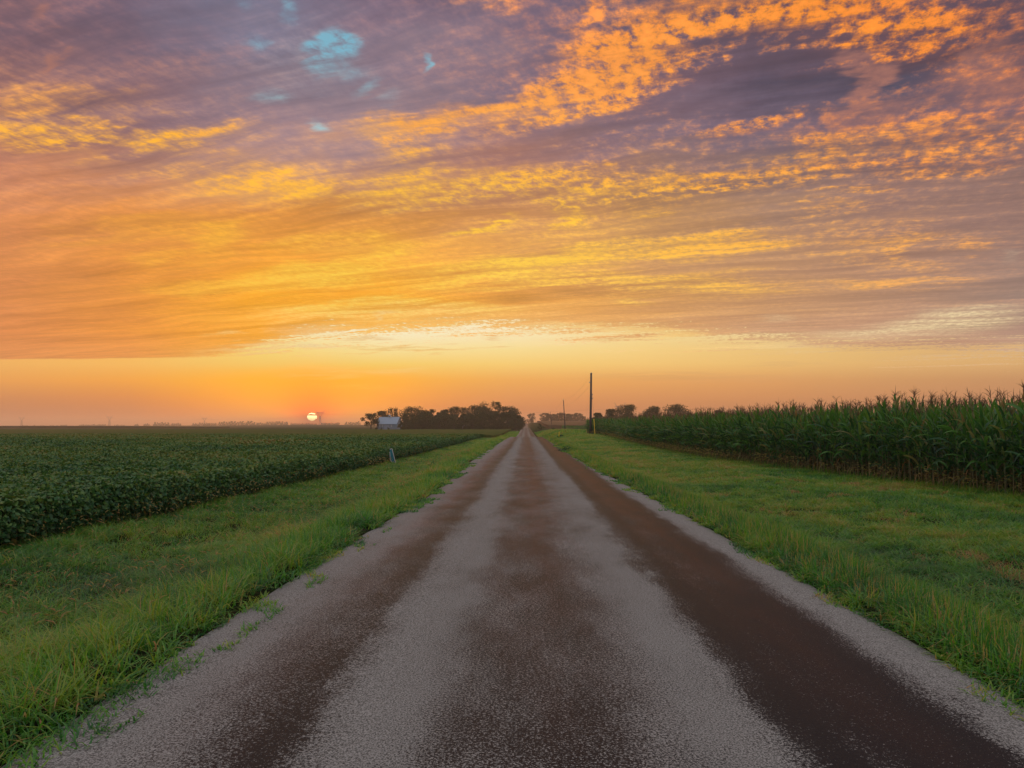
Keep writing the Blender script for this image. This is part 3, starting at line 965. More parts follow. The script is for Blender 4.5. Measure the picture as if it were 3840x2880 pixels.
def soybeans():
    bag, sheet = Bag(), Bag()
    for (y0, y1, dens, s) in ((9, 18, 520, .102), (18, 30, 370, .108), (30, 48, 220, .132), (48, 75, 115, .18), (75, 118, 70, .23)):
        n = int((y1 - y0) * (y1 * .76 - 4) * dens)
        X, Y = scatter(n, lambda y: -(y * .74 + 3.0), SOY_X, y0, y1)
        n = len(X)
        top = soy_top(X, Y)
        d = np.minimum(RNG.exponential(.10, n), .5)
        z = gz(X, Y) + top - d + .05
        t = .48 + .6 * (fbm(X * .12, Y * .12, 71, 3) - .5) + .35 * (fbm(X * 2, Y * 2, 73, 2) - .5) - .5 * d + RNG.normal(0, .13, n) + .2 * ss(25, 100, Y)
        # a yellowing weedy patch out in the beans
        yel = np.exp(-(((X + 17) / 3.5) ** 2 + ((Y - 52) / 5) ** 2))
        t = t + .5 * yel * RNG.uniform(0, 1, n)
        z = z + yel * RNG.uniform(0, .35, n)
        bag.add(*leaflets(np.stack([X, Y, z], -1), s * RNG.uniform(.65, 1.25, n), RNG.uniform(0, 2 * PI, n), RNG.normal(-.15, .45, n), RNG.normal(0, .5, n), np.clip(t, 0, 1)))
        # the wall of leaves along the verge
        m_ = int((y1 - y0) * .8 * dens * 1.5)
        Y = RNG.uniform(y0, y1, m_)
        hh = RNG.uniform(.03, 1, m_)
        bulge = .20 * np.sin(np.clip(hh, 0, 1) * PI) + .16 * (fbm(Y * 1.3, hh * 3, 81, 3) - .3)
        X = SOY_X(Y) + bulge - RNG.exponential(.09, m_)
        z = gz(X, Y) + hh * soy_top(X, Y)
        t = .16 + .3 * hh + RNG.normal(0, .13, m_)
        t = np.where((hh < .25) & (RNG.uniform(0, 1, m_) < .12), .95, t)
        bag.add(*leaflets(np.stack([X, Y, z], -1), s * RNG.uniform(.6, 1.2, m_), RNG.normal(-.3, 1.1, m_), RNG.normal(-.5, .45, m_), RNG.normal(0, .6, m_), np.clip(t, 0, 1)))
    # stems at the open edge
    Y = RNG.uniform(9, 40, 1500)
    X = SOY_X(Y) + RNG.uniform(-.25, .05, 1500)
    bag.add(*blades(np.stack([X, Y, gz(X, Y)], -1), RNG.uniform(.3, .55, 1500), np.full(1500, .012), RNG.uniform(0, 6.28, 1500), RNG.uniform(0, .2, 1500), np.zeros(1500), np.full(1500, .9), 2))
    # foxtail along the foot of the beans
    Y = RNG.uniform(9, 60, 520)
    X = SOY_X(Y) + RNG.uniform(-.05, .5, 520)
    bag.add(*spindles(np.stack([X, Y, gz(X, Y)], -1), RNG.uniform(0, 6.28, 520), RNG.uniform(.05, .3, 520), RNG.uniform(.3, .6, 520), RNG.uniform(.06, .1, 520), np.maximum(.008, Y * .0005), RNG.uniform(.8, 1.0, 520)))
    # body of the crop under the leaves, and the far part of the field where leaves are too small to see
    # (one sheet whose outer edge turns down to the soil)
    ys_ = axis([(6, 50, .45), (50, 120, 1.0), (120, 240, 3), (240, 392, 6)])
    u = np.concatenate([[0, .0], np.linspace(0, 1, 90) ** 2.2])
    ex = SOY_X(ys_) - .12
    VXs = ex[:, None] - u[None, :] * 640
    VXs[:, 1] = ex
    VXs[:, 2] = ex - .06
    VYs = np.repeat(ys_[:, None], len(u), 1)
    top = soy_top(VXs, VYs) - .17 + .17 * ss(100, 135, VYs)
    top[:, 0] = .0
    top[:, 1] = .40
    VZs = gz(VXs, VYs) + top
    _, _, Fs = grid(u, ys_)
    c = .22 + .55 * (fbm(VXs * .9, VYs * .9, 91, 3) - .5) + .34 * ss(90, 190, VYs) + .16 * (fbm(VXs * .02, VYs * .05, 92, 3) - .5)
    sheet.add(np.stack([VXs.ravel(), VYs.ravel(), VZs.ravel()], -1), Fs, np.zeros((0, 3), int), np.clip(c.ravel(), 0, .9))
    return bag, sheet


SOY_BAGS = soybeans()

# ------------------------------------------------------------------ corn
CORNC = [(0.0, (.010, .044, .018)), (.3, (.026, .098, .022)), (.55, (.064, .178, .020)), (.75, (.125, .22, .024)), (.86, (.21, .17, .055)), (1.0, (.32, .13, .04))]
M_CORN = leaf_mat('corn_leaf', CORNC, trans=.34, rough=.45, spec=.45)
M_STALK = leaf_mat('corn_stalk', [(0, (.06, .085, .03)), (.5, (.10, .10, .035)), (1, (.16, .10, .045))], trans=.05, rough=.6)
M_TASSEL = leaf_mat('corn_tassel', [(0, (.13, .075, .04)), (1, (.22, .125, .06))], trans=.15, rough=.7)


def corn_leaf(base, a, L, w0, e0, e1, seg, tw, flat=False):
    ts = np.linspace(0, 1, seg + 1)
    p = np.array(base, float)
    V = []
    d = np.array([math.cos(a), math.sin(a), 0])
    s = np.array([-math.sin(a), math.cos(a), 0])
    for i, t in enumerate(ts):
        e = e0 + (e1 - e0) * t ** 1.2
        if i:
            p = p + (d * math.cos(e) + np.array([0, 0, 1]) * math.sin(e)) * (L / seg)
        w = w0 * (.55 + 1.2 * t - 1.72 * t * t) if t < 1 else .0015
        w = max(w, .002) * .5
        r = tw * t
        nrm = -d * math.sin(e) + np.array([0, 0, 1]) * math.cos(e)
        s2 = s * math.cos(r) + nrm * math.sin(r)
        n2 = nrm * math.cos(r) - s * math.sin(r)
        if flat:
            V += [p - s2 * w, p + s2 * w]
        else:
            V += [p - s2 * w + n2 * w * .45, p.copy(), p + s2 * w + n2 * w * .45]
    k = 2 if flat else 3
    Q = []
    for i in range(seg):
        for j in range(k - 1):
            Q.append((i * k + j, i * k + j + 1, (i + 1) * k + j + 1, (i + 1) * k + j))
    return np.array(V), np.array(Q)


def corn_parts(seed, lod):
    r = random.Random(seed)
    H = 2.12 * r.uniform(.95, 1.05)
    fol, st, ta, ear = Bag(), Bag(), Bag(), Bag()
    plane = r.uniform(0, PI)
    nl = 15 if lod == 0 else 12
    for i in range(nl):
        f = i / (nl - 1)
        z0 = .16 + (H - .22) * f ** .95
        a = plane + (PI if i % 2 else 0) + r.gauss(0, .45)
        dry = z0 < .55 * r.uniform(.4, 1.25)
        if dry:
            L, w0, e0, e1 = r.uniform(.35, .6), r.uniform(.03, .05), r.uniform(.2, .8), r.uniform(-1.7, -1.3)
            t = r.uniform(.80, 1.0) if r.random() < .7 else r.uniform(.1, .4)
        else:
            L = (.62 + .30 * math.sin(PI * min(f * 1.05, 1))) * r.uniform(.85, 1.12)
            L *= 1 - .5 * f ** 3
            w0 = r.uniform(.088, .118)
            e0 = r.uniform(.95, 1.2) + .25 * f
            e1 = r.uniform(-1.0, -.1) + 3.1 * max(f - .42, 0)
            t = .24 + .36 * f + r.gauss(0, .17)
            if r.random() < .05:
                t = .84
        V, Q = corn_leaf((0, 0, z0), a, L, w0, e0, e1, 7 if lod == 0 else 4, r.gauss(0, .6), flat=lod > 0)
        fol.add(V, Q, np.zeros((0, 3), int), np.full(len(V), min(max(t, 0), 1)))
    m_ = MB()
    m_.tube([(0, 0, -.03), (r.gauss(0, .01), r.gauss(0, .01), .9), (r.gauss(0, .02), r.gauss(0, .02), H + .2)], [.014, .012, .005], 6 if lod == 0 else 3, cap=False)
    V = np.concatenate(m_.v)
    st.add(V, np.concatenate(m_.q), np.zeros((0, 3), int), np.clip(1 - V[:, 2] * .7, 0, 1))
    # tassel: a spike with thin side branches
    nb_ = 8 if lod == 0 else 4
    for i in range(nb_ + 1):
        a = r.uniform(0, 2 * PI)
        L = r.uniform(.15, .24) if i else r.uniform(.28, .38)
        z0 = H + .13 + (r.uniform(.0, .12) if i else 0)
        e0 = 1.5 if i == 0 else r.uniform(.85, 1.3)
        V, Q = corn_leaf((0, 0, z0), a, L, (.016 if lod == 0 else .022), e0, e0 - (.1 if i == 0 else r.uniform(.2, .9)), 3, r.uniform(-1, 1), flat=True)
        ta.add(V, Q, np.zeros((0, 3), int), np.full(len(V), r.uniform(0, 1)))
        if i and lod == 0:
            V, Q = corn_leaf((0, 0, z0), a + .3, L, .010, e0, e0 - .5, 3, PI / 2, flat=True)
            ta.add(V, Q, np.zeros((0, 3), int), np.full(len(V), r.uniform(0, 1)))
    if lod == 0:
        a = plane + r.gauss(0, .3)
        z0 = r.uniform(.95, 1.15)
        d = Vector((math.cos(a), math.sin(a), 0))
        m_ = MB()
        pts = [Vector((0, 0, z0)) + d * (.012 + .06 * t) + Vector((0, 0, .24 * t)) for t in (0, .25, .6, .85, 1.0)]
        m_.tube(pts, [.010, .026, .028, .018, .004], 6)
        V = np.concatenate(m_.v)
        ear.add(V, np.concatenate(m_.q), np.concatenate(m_.t), np.full(len(V), r.uniform(.55, .8)))
    return fol, st, ta, ear


def flat_of(b):
    V = np.concatenate(b.v)
    Q = np.concatenate(b.q) if b.q else np.zeros((0, 4), int)
    T = np.concatenate(b.t) if b.t else np.zeros((0, 3), int)
    return V, Q, T, np.concatenate(b.c)


NVAR = 8
full = [corn_parts(100 + i, 0) for i in range(NVAR)]
light = [corn_parts(300 + i, 1) for i in range(NVAR)]

spots = []
for row in range(11):
    y = 9.0
    while y < 126:
        x = float(CORN_X(y)) + .76 * row + random.gauss(0, .03)
        if abs(x) < .76 * y + 4 or row < 2:
            spots.append([row, x, y + random.gauss(0, .03), random.uniform(0, 2 * PI), random.choice((.88, .94, .98, 1.0, 1.03, 1.06, 1.1)) * (1 + .06 * (vn(np.array([y * .12]), np.array([row * .3]), 5)[0] - .5)) * (1 + .03 * float(1 - ss(22, 36, y))), random.randrange(NVAR)])
        y += .175 if row < 3 else .20
spots = [s for s in spots if not (s[0] > 2 and s[2] < 12)]
# the plants that show largest stand in the first two rows at the right-hand side of the view
seen = [s for s in spots if s[0] < 2 and s[1] / s[2] < .72]
seen.sort(key=lambda s: s[2] * (1.0 if s[0] == 0 else 1.45))
single = seen[:300]
ids = set(id(s) for s in single)

protos = []
for i in range(NVAR):
    fol, st, ta, ear = full[i]
    e = empty('corn_plant', (0, 0, 0))
    ch = [st.build('stalk', M_STALK, e), fol.build('foliage', M_CORN, e), ta.build('tassel', M_TASSEL, e), ear.build('ear', M_CORN, e)]
    protos.append([e, ch, False])
for s in single:
    row, x, y, rz, sc, v = s
    e, ch, used = protos[v]
    if used:
        e2 = e.copy()
        COL.objects.link(e2)
        for c in ch:
            c2 = c.copy()
            c2.parent = e2
            COL.objects.link(c2)
    else:
        e2 = e
        protos[v][2] = True
    e2.location = (x, y, g1(x, y))
    e2.rotation_euler = (random.gauss(0, .03), random.gauss(0, .03), rz)
    e2.scale = (sc, sc, sc)
    if row == 0:
        tag(e2, 'tall green corn plant in the outermost row beside the mown grass', 'corn plant', 'corn plants of the front row beside the mown grass')
    else:
        tag(e2, 'tall green corn plant in the second row, half hidden behind the outermost row', 'corn plant', 'corn plants of the second row')


def mass(spots_, lib, bags, zf=gz):
    """many plants into the three bags of one stuff object"""
    for v in range(NVAR):
        for gi, g in enumerate(('g0',)):
            S = [s for s in spots_ if s[5] == v]
            if not S:
                continue
            A = np.array([[s[1], s[2], s[3], s[4]] for s in S])
            zz = zf(A[:, 0], A[:, 1])
            c, sn = np.cos(A[:, 2]), np.sin(A[:, 2])
            for part, bag in zip(lib[v], bags):
                if not part.v:
                    continue
                V, Q, T, tc = flat_of(part)
                W = np.empty((len(S), len(V), 3))
                W[..., 0] = (V[None, :, 0] * c[:, None] - V[None, :, 1] * sn[:, None]) * A[:, 3:4] + A[:, 0:1]
                W[..., 1] = (V[None, :, 0] * sn[:, None] + V[None, :, 1] * c[:, None]) * A[:, 3:4] + A[:, 1:2]
                W[..., 2] = V[None, :, 2] * A[:, 3:4] + zz[:, None]
                off = (np.arange(len(S)) * len(V))[:, None, None]
                bag.add(W.reshape(-1, 3), (Q[None] + off).reshape(-1, 4) if len(Q) else Q, (T[None] + off).reshape(-1, 3) if len(T) else T, np.tile(tc, len(S)))


def merge(bags, mats, name):
    V, C, Qs, Ts, mq, mt, n = [], [], [], [], [], [], 0
    for i, b in enumerate(bags):
        if not b.v:
            continue
        v, q, t, c = flat_of(b)
        V.append(v)
        C.append(c)
        Qs.append(q + n)
        Ts.append(t + n)
        mq.append(np.full(len(q), i))
        mt.append(np.full(len(t), i))
        n += len(v)
    F = [np.concatenate(Qs)]
    mi = [np.concatenate(mq)]
    if sum(len(t) for t in Ts):
        F.append(np.concatenate(Ts))
        mi.append(np.concatenate(mt))
    return mk(name, np.concatenate(V), F, mats, tint=np.concatenate(C), midx=np.concatenate(mi))


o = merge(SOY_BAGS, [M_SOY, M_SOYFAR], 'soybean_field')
tag(o, 'dark green field of bushy soybeans left of the road', 'soybeans', kind='stuff')

rest = [s for s in spots if id(s) not in ids]
bags = [Bag(), Bag(), Bag(), Bag()]
mass([s for s in rest if s[0] < 2 and s[2] < 75], full, bags)
mass([s for s in rest if not (s[0] < 2 and s[2] < 75)], light, bags)
o = merge(bags, [M_CORN, M_STALK, M_TASSEL, M_CORN], 'corn_field')
tag(o, 'dense field of tall tasselled green corn right of the road', 'corn', kind='stuff')

# second patch of corn in the dip beyond the pole
sp2 = []
for i in range(560):
    y = random.uniform(300, 322)
    x0, x1 = at(2108, 1600, y)[0], at(2196, 1600, y)[0] + 3
    sp2.append([0, random.uniform(x0, x1), y, random.uniform(0, 6.28), random.uniform(.95, 1.1), random.randrange(NVAR)])
bags = [Bag(), Bag(), Bag(), Bag()]
mass(sp2, light, bags)
o = merge(bags, [M_CORN, M_STALK, M_TASSEL, M_CORN], 'corn_patch')
tag(o, 'low dark green block of corn in the dip beyond the nearest pole', 'corn', kind='stuff')

# weeds and foxtail at the foot of the corn
wb = Bag()
Y = np.concatenate([RNG.uniform(12, 60, 1500), RNG.uniform(60, 118, 500)])
n = len(Y)
X = CORN_X(Y) - RNG.uniform(-.15, .55, n)
k = fbm(Y * .5, X * .5, 15, 3) > .38
X, Y = X[k], Y[k]
n = len(X)
wb.add(*spindles(np.stack([X, Y, gz(X, Y)], -1), RNG.uniform(0, 6.28, n), RNG.uniform(.05, .3, n), RNG.uniform(.25, .6, n), RNG.uniform(.06, .11, n), np.maximum(.009, Y * .00055), RNG.uniform(.72, .95, n), bend=.65))
Y = RNG.uniform(10, 120, 9000)
X = CORN_X(Y) - RNG.exponential(.22, 9000) + .35
L = RNG.uniform(.15, .42, 9000)
wb.add(*blades(np.stack([X, Y, gz(X, Y)], -1), L, np.maximum(.012, Y * .0006), RNG.uniform(0, 6.28, 9000), RNG.uniform(0, .4, 9000), RNG.uniform(.2, .9, 9000), np.clip(RNG.normal(.5, .2, 9000), 0, 1), 2))
o = wb.build('roadside_weeds', M_GRASS)
tag(o, 'nodding foxtail and weeds along the foot of the corn', 'weeds', kind='stuff')
SUN_EMIT, BAR_EMIT, SUN_LAMP = 6.0, 1.1, 2.0
HAZE_D, HAZE_G, HAZE_COL = .00035, .5, (1.0, .78, .60, 1)
# ------------------------------------------------------------------ trees
TREEC = [(0.0, (.016, .026, .013)), (.5, (.042, .056, .022)), (1.0, (.085, .092, .032))]
M_TREE = leaf_mat('tree_leaf', TREEC, trans=.22, rough=.8, spec=.05)
M_BARK = simple('bark', (.06, .045, .035), .9, .3, 3.0, (1, 1, .3))


def crown_mesh(seed, h, w, n, leaf, base=.12, lobes=16, air=.0, squat=1.0, fat=1.0):
    """leaf clumps spread over branch ends; heights from 0 (ground) to h"""
    r = np.random.default_rng(seed)
    cz0, cz1 = h * base, h
    C = []
    for i in range(lobes):
        f = (i + .5) / lobes
        z = cz0 + (cz1 - cz0) * f
        t = (z - cz0) / (cz1 - cz0)
        if squat < .9:                       # conical to egg-shaped
            env = max(1 - t, .04) ** (.35 + .5 * squat)
        else:                                # broad dome on a slightly narrower foot
            env = 1 - .3 * ((.45 - t) / .45) ** 2 if t < .45 else max(1 - ((t - .45) / .58) ** 2, .03) ** .5
        a = r.uniform(0, 2 * PI)
        rad = w / 2 * env * math.sqrt(r.uniform(.1, 1)) * .86
        C.append((math.cos(a) * rad, math.sin(a) * rad, z, (w * .13 + .035 * h) * r.uniform(.7, 1.3) * (.6 + .4 * env) * fat))
    C = np.array(C)
    C[:, 2] = np.minimum(C[:, 2], h - C[:, 3] * .75)
    k = r.integers(0, lobes, n)
    d = r.normal(0, 1, (n, 3))
    d /= np.linalg.norm(d, axis=1)[:, None]
    rr = C[k, 3] * (r.uniform(0, 1, n) ** (.45 if air < .5 else .8))
    P = C[k, :3] + d * rr[:, None] * np.array([1, 1, .78])
    P[:, 2] = np.maximum(P[:, 2], .05)
    fine = fbm(P[:, 0] * 1.1 + seed, P[:, 2] * 1.1 + P[:, 1] * .7, seed, 2)
    keep = fine > air * .62
    P, d, k = P[keep], d[keep], k[keep]
    m_ = len(P)
    nrm = d * .7 + r.normal(0, .6, (m_, 3))
    nrm /= np.linalg.norm(nrm, axis=1)[:, None]
    t1 = np.cross(nrm, r.normal(0, 1, (m_, 3)))
    t1 /= np.linalg.norm(t1, axis=1)[:, None]
    t2 = np.cross(nrm, t1)
    s = (leaf * r.uniform(.6, 1.3, m_))[:, None]
    V = np.stack([P - t1 * s, P + t2 * s * .55, P + t1 * s, P - t2 * s * .55], 1).reshape(-1, 3)
    Q = np.arange(m_ * 4).reshape(-1, 4)
    tint = np.clip(.45 + r.normal(0, .12, m_) + (C[k, 3] * 0) + .25 * (r.uniform(0, 1, lobes)[k] - .5), 0, 1)
    return V, Q, np.repeat(tint, 4), C


def trunk_mesh(seed, h, C, thick, lean=0.0):
    r = random.Random(seed)
    m_ = MB()
    top = h * .55
    pts = [(0, 0, -.3), (lean * top * .4 + r.gauss(0, .1), r.gauss(0, .1), top * .5), (lean * top + r.gauss(0, .2), r.gauss(0, .2), top)]
    m_.tube(pts, [thick, thick * .75, thick * .4], 7)
    for c in C[::2]:
        zb = min(max(c[2] * .5, h * .14), top)
        f = zb / top
        b = Vector((lean * top * f, 0, zb))
        e = Vector(c[:3])
        mid = (b + e) / 2 + Vector((0, 0, .06 * h))
        m_.tube([b, mid, e], [thick * .4, thick * .24, thick * .07], 5, cap=False)
    return m_


def tree(name, label, cat, x, y, h, w, seed, n=1500, leaf=.28, base=.1, lobes=18, air=0.0, thick=None, group=None, lean=0.0, zoff=0.0, squat=1.0, fat=1.0):
    e = empty(name, (x, y, g1(x, y) + zoff), 0)
    V, Q, t, C = crown_mesh(seed, h, w, n, leaf, base, lobes, air, squat, fat)
    mk('crown', V, Q, M_TREE, e, tint=t)
    trunk_mesh(seed, h, C, thick or h * .022, lean).build('trunk', M_BARK, e)
    tag(e, label, cat, group)
    return e


def by_px(px, ytop, Y):
    """foot position and height of something at distance Y whose top shows at (px, ytop)"""
    x, _, zt = at(px, ytop, Y)
    return x, Y, zt - g1(x, Y)


# the farmstead grove left of the road: (px of the crown, top py, width px, distance, style)
G1 = 'trees massed in the farm grove left of the road'
GROVE = [
 (1436, 1540, 44, 432, 'n', 'leafy tree rising just behind the left end of the barn roof'),
 (1476, 1526, 54, 436, 'a', 'airy tree with sky gaps rising behind the barn cupola'),
 (1541, 1522, 84, 424, 'n', 'broad round crowned tree close to the right of the barn'),
 (1582, 1537, 52, 436, 'n', None), (1614, 1534, 44, 430, 'a', 'spiky topped tree in the low middle of the grove, a gap of sky either side'),
 (1646, 1546, 34, 440, 'n', None), (1671, 1535, 46, 436, 'n', None), (1707, 1524, 62, 430, 'n', None),
 (1747, 1525, 46, 444, 'a', None), (1786, 1518, 62, 440, 'n', None), (1812, 1522, 54, 428, 'n', None),
 (1837, 1502, 74, 446, 'f', 'tallest tree of the grove, feathery open crown above the rest'),
 (1873, 1506, 38, 440, 'a', 'slim tree with a tufted top right beside the tallest tree of the grove'),
 (1910, 1522, 66, 426, 'n', 'big dark tree with a sloping right side at the road end of the grove'),
 (1941, 1556, 44, 432, 'n', 'low bushy tree at the outer edge of the grove, next to the road'),
]
for i, (px_, yt, wp, Y, sty, lab) in enumerate(GROVE):
    x, y, h = by_px(px_, yt, Y)
    w = wp * Y / F * 1.4
    n = {'n': 4600, 'a': 3000, 'f': 2700}[sty]
    tree('grove_tree', lab or 'dark leafy tree packed in the back of the farm grove', 'tree', x, y, h, w, 40 + i, n, .30, .04, {'n': 40, 'a': 30, 'f': 34}[sty], {'n': .1, 'a': .5, 'f': .62}[sty], group=None if lab else G1, fat=1.2)
for i in range(12):
    px_ = 1530 + i * 35 + (i * 7 % 11)
    yt = 1547 + (i * 5 % 9) - (8 if i > 7 else 0)
    x, y, h = by_px(px_, yt, 418 + (i % 2) * 4)
    tree('grove_tree', 'dark leafy tree packed in the middle of the farm grove', 'tree', x, y, h, 62 * 418 / F, 70 + i, 3600, .28, .0, 34, .05, group='trees packed in the middle of the farm grove')
FRONT = [(1522, 1572, 46), (1556, 1570, 44), (1588, 1566, 48), (1622, 1572, 40), (1650, 1566, 50), (1676, 1570, 40), (1704, 1560, 52), (1738, 1558, 46), (1772, 1557, 52), (1806, 1553, 48), (1838, 1552, 48), (1870, 1546, 56), (1906, 1548, 52), (1934, 1566, 44)]
for i, (px_, yt, wp) in enumerate(FRONT):
    Y = 408 + (i % 3) * 5
    x, y, h = by_px(px_, yt, Y)
    tree('grove_tree', 'rounded lower tree along the field side of the farm grove', 'tree', x, y, h, wp * Y / F * 1.15, 90 + i, 2800, .26, .0, 26, .05, group='lower trees along the front of the farm grove')
x, y, h = by_px(1391, 1548, 396)
tree('lone_tree', 'small lone tree with bent trunk and tattered crown left of the barn', 'tree', x, y, h, 74 * 396 / F, 140, 2200, .30, .34, 16, .42, thick=.28, lean=.12, fat=1.15)
x, y, h = by_px(1414, 1576, 398)
tree('cedar', 'dark conical evergreen hugging the left end of the barn', 'evergreen', x, y, h, 3.4, 141, 1300, .22, .0, 14, .0, squat=.55)
x, y, h = by_px(1430, 1604, 386)
tree('shrub', 'small dark shrub at the left foot of the barn wall', 'shrub', x, y, h, 2.0, 142, 500, .18, .0, 8, .0, squat=.6)
x, y, h = by_px(1456, 1603, 386)
tree('shrub', 'small pointed shrub before the middle of the barn wall', 'shrub', x, y, h, 2.1, 143, 500, .18, .0, 8, .0, squat=.5)
x, y, h = by_px(1503, 1578, 386)
tree('shrub', 'large dark bush covering the right corner of the barn', 'shrub', x, y, h, 5.2, 144, 1700, .24, .0, 15, .0, squat=.6)

# tree line on the rise right of the road
LINE = [(2043, 1548, 34, 880), (2062, 1553, 26, 890), (2078, 1552, 28, 900), (2099, 1546, 34, 880), (2116, 1550, 30, 890), (2133, 1551, 30, 880), (2149, 1553, 26, 900), (2166, 1548, 34, 940), (2182, 1559, 28, 950)]
for i, (px_, yt, wp, Y) in enumerate(LINE):
    x, y, h = by_px(px_, yt, Y)
    tree('hedgerow_tree', 'hazy grey-brown tree in the row on the rise behind the leaning poles', 'tree', x, y, h, wp * Y / F * 1.3, 160 + i, 2200, .5, .0, 26, .1, group='trees in the row on the rise right of the road')
x, y, h = by_px(1993, 1549, 1000)
tree('hedgerow_tree', 'pale hazy clump-like tree beside the far end of the road, right side', 'tree', x, y, h, 46 * 1000 / F, 180, 1300, .6, .0, 18, .1)
x, y, h = by_px(1956, 1568, 720)
tree('hedgerow_tree', 'pale hazy tree showing past the grove at the left side of the far road', 'tree', x, y, h, 26 * 720 / F, 181, 700, .45, .0, 12, .1)
# trees beyond the corn
BACK_T = [(2240, 1547, 27, 'small spreading tree just right of the nearest pole, behind the corn'), (2292, 1533, 38, 'left half of a pair of trees behind the corn, the smaller one'),
          (2350, 1515, 76, 'wide bushy tree behind the corn with a pylon sticking up beside it'), (2446, 1522, 60, 'broken crowned tree in the middle of those behind the corn'),
          (2534, 1514, 92, 'widest dark tree behind the corn, furthest right of the big ones'), (2690, 1538, 26, 'tiny dark tree top just showing over the corn tassels')]
for i, (px_, yt, wp, lab) in enumerate(BACK_T):
    Y = 420
    x, y, h = by_px(px_, yt, Y)
    tree('field_tree', lab, 'tree', x, y, h, wp * Y / F * 1.3, 200 + i, 7000, .30, .0, 40, .05, fat=1.45)
# bushes near the poles
for px_, yt, Y, w, lab in ((2022, 1588, 350, 3.6, 'round bush standing on the right bank of the dipping road'), (2074, 1604, 330, 2.8, 'dark bush at the foot of the third pole'), (2284, 1621, 106, 1.6, 'dark bush at the corner where the corn meets the mown grass')):
    x, y, h = by_px(px_, yt, Y)
    tree('bush', lab, 'bush', x, y, h, w, int(px_), 700, .2 if Y > 200 else .09, .0, 9, .1, squat=.6)

# far line of trees along the left horizon
SEG = [(80, 106, 4), (121, 130, 4), (150, 167, 4), (187, 204, 4), (208, 219, 5), (226, 252, 5), (295, 395, 6), (427, 469, 5), (503, 521, 7), (538, 564, 8), (577, 638, 14), (642, 677, 10), (722, 744, 10), (746, 811, 10), (820, 960, 14), (960, 997, 9), (999, 1077, 13), (1090, 1112, 8), (1115, 1190, 7), (1204, 1272, 8), (1296, 1345, 11)]
FT = []
for i in range(4):
    V, Q, t, C = crown_mesh(240 + i, 1.0, 1.25, 520, .075, .0, 14, .0, squat=.8)
    b = Bag()
    b.add(V, Q, np.zeros((0, 3), int), t)
    tm = MB()
    tm.tube([(0, 0, -.1), (0, 0, .45)], [.03, .02], 5)
    b.add(np.concatenate(tm.v), np.concatenate(tm.q), np.concatenate(tm.t), np.full(tm.n, .1))
    FT.append([b, None])
r_ = random.Random(5)
for (a, b, hp) in SEG:
    px_ = a + 3
    while px_ < b:
        Y = 2150 + r_.uniform(-60, 60)
        h = hp * r_.uniform(.7, 1.12) * Y / F * 1.15
        w = h * r_.uniform(.9, 1.3)
        x = at(px_, 1597, Y)[0]
        v = r_.randrange(4)
        if FT[v][1] is None:
            o = FT[v][0].build('distant_tree', M_TREE)
            FT[v][1] = o
        else:
            o = FT[v][1].copy()
            COL.objects.link(o)
        o.location = (x, Y, g1(x, Y))
        o.scale = (w, w, h)
        o.rotation_euler = (0, 0, r_.uniform(0, 6.28))
        tag(o, 'tiny haze-faded tree in the far line along the left horizon', 'tree', 'far trees along the left horizon')
        px_ += max(5, w * F / Y * .62)

# ------------------------------------------------------------------ barn
M_TIN = simple('weathered_tin', (.20, .25, .30), .42, .12, .6, (.3, 3, 1), metal=.35)
M_BOARD = simple('grey_boards', (.15, .185, .21), .85, .38, 1.4, (1.6, 1.6, .12))
M_DARK = simple('dark_opening', (.02, .02, .022), .9, .2)
M_WHITE = simple('white_paint', (.42, .42, .41), .6, .1)
bx, by_, bz = at(1461, 1615, 400)
gzb = g1(bx, by_)
barn = empty('barn', (bx, by_, gzb), math.radians(-14))
L2, D2, HW, HR = 5.45, 3.6, 3.7, 7.15
mb = MB()
mb.add([(-L2, -D2, -.4), (L2, -D2, -.4), (L2, D2, -.4), (-L2, D2, -.4), (-L2, -D2, HW), (L2, -D2, HW), (L2, D2, HW), (-L2, D2, HW), (-L2, 0, HR - .12), (L2, 0, HR - .12)],
       [(0, 1, 5, 4), (2, 3, 7, 6), (3, 0, 4, 7), (1, 2, 6, 5)], [(4, 7, 8), (5, 9, 6)])
wall = mb.build('wall', M_BOARD, barn)
rf = MB()
for sgn in (-1, 1):
    e = (HR - HW) / D2
    y1 = sgn * (D2 + .35)
    z1 = HR - e * (D2 + .35)
    n_ = Vector((0, sgn * (HR - HW), D2)).normalized() * .09
    V = []
    for xx in (-L2 - .3, L2 + .3):
        for (yy, zz) in ((0, HR), (y1, z1)):
            V += [(xx, yy, zz), (xx, yy + n_.y, zz + n_.z)]
    rf.add(V, [(1, 3, 7, 5), (0, 4, 6, 2), (0, 1, 5, 4), (2, 6, 7, 3), (0, 2, 3, 1), (4, 5, 7, 6)])
roof = rf.build('roof', M_TIN, barn)
cb = MB()
cb.box(-.5, .5, -.45, .45, HR - .35, HR + .62)
cup = cb.build('cupola', M_WHITE, barn)
cr_ = MB()
cr_.add([(-.68, -.62, HR + .62), (.68, -.62, HR + .62), (.68, .62, HR + .62), (-.68, .62, HR + .62), (0, 0, HR + 1.35)], [(0, 3, 2, 1)], [(0, 1, 4), (1, 2, 4), (2, 3, 4), (3, 0, 4)])
cr_.build('cupola_roof', M_TIN, cup)
lv = MB()
lv.box(-.3, .3, -.48, -.452, HR + .0, HR + .5)
lv.build('louvre', M_DARK, cup)
dr = MB()
dr.box(-1.5, 1.5, -D2 - .05, -D2 - .003, -.2, 3.0)
dr.build('sliding_door', simple('door_boards', (.22, .25, .28), .85, .3, 2.0, (2, 1, .15)), barn)
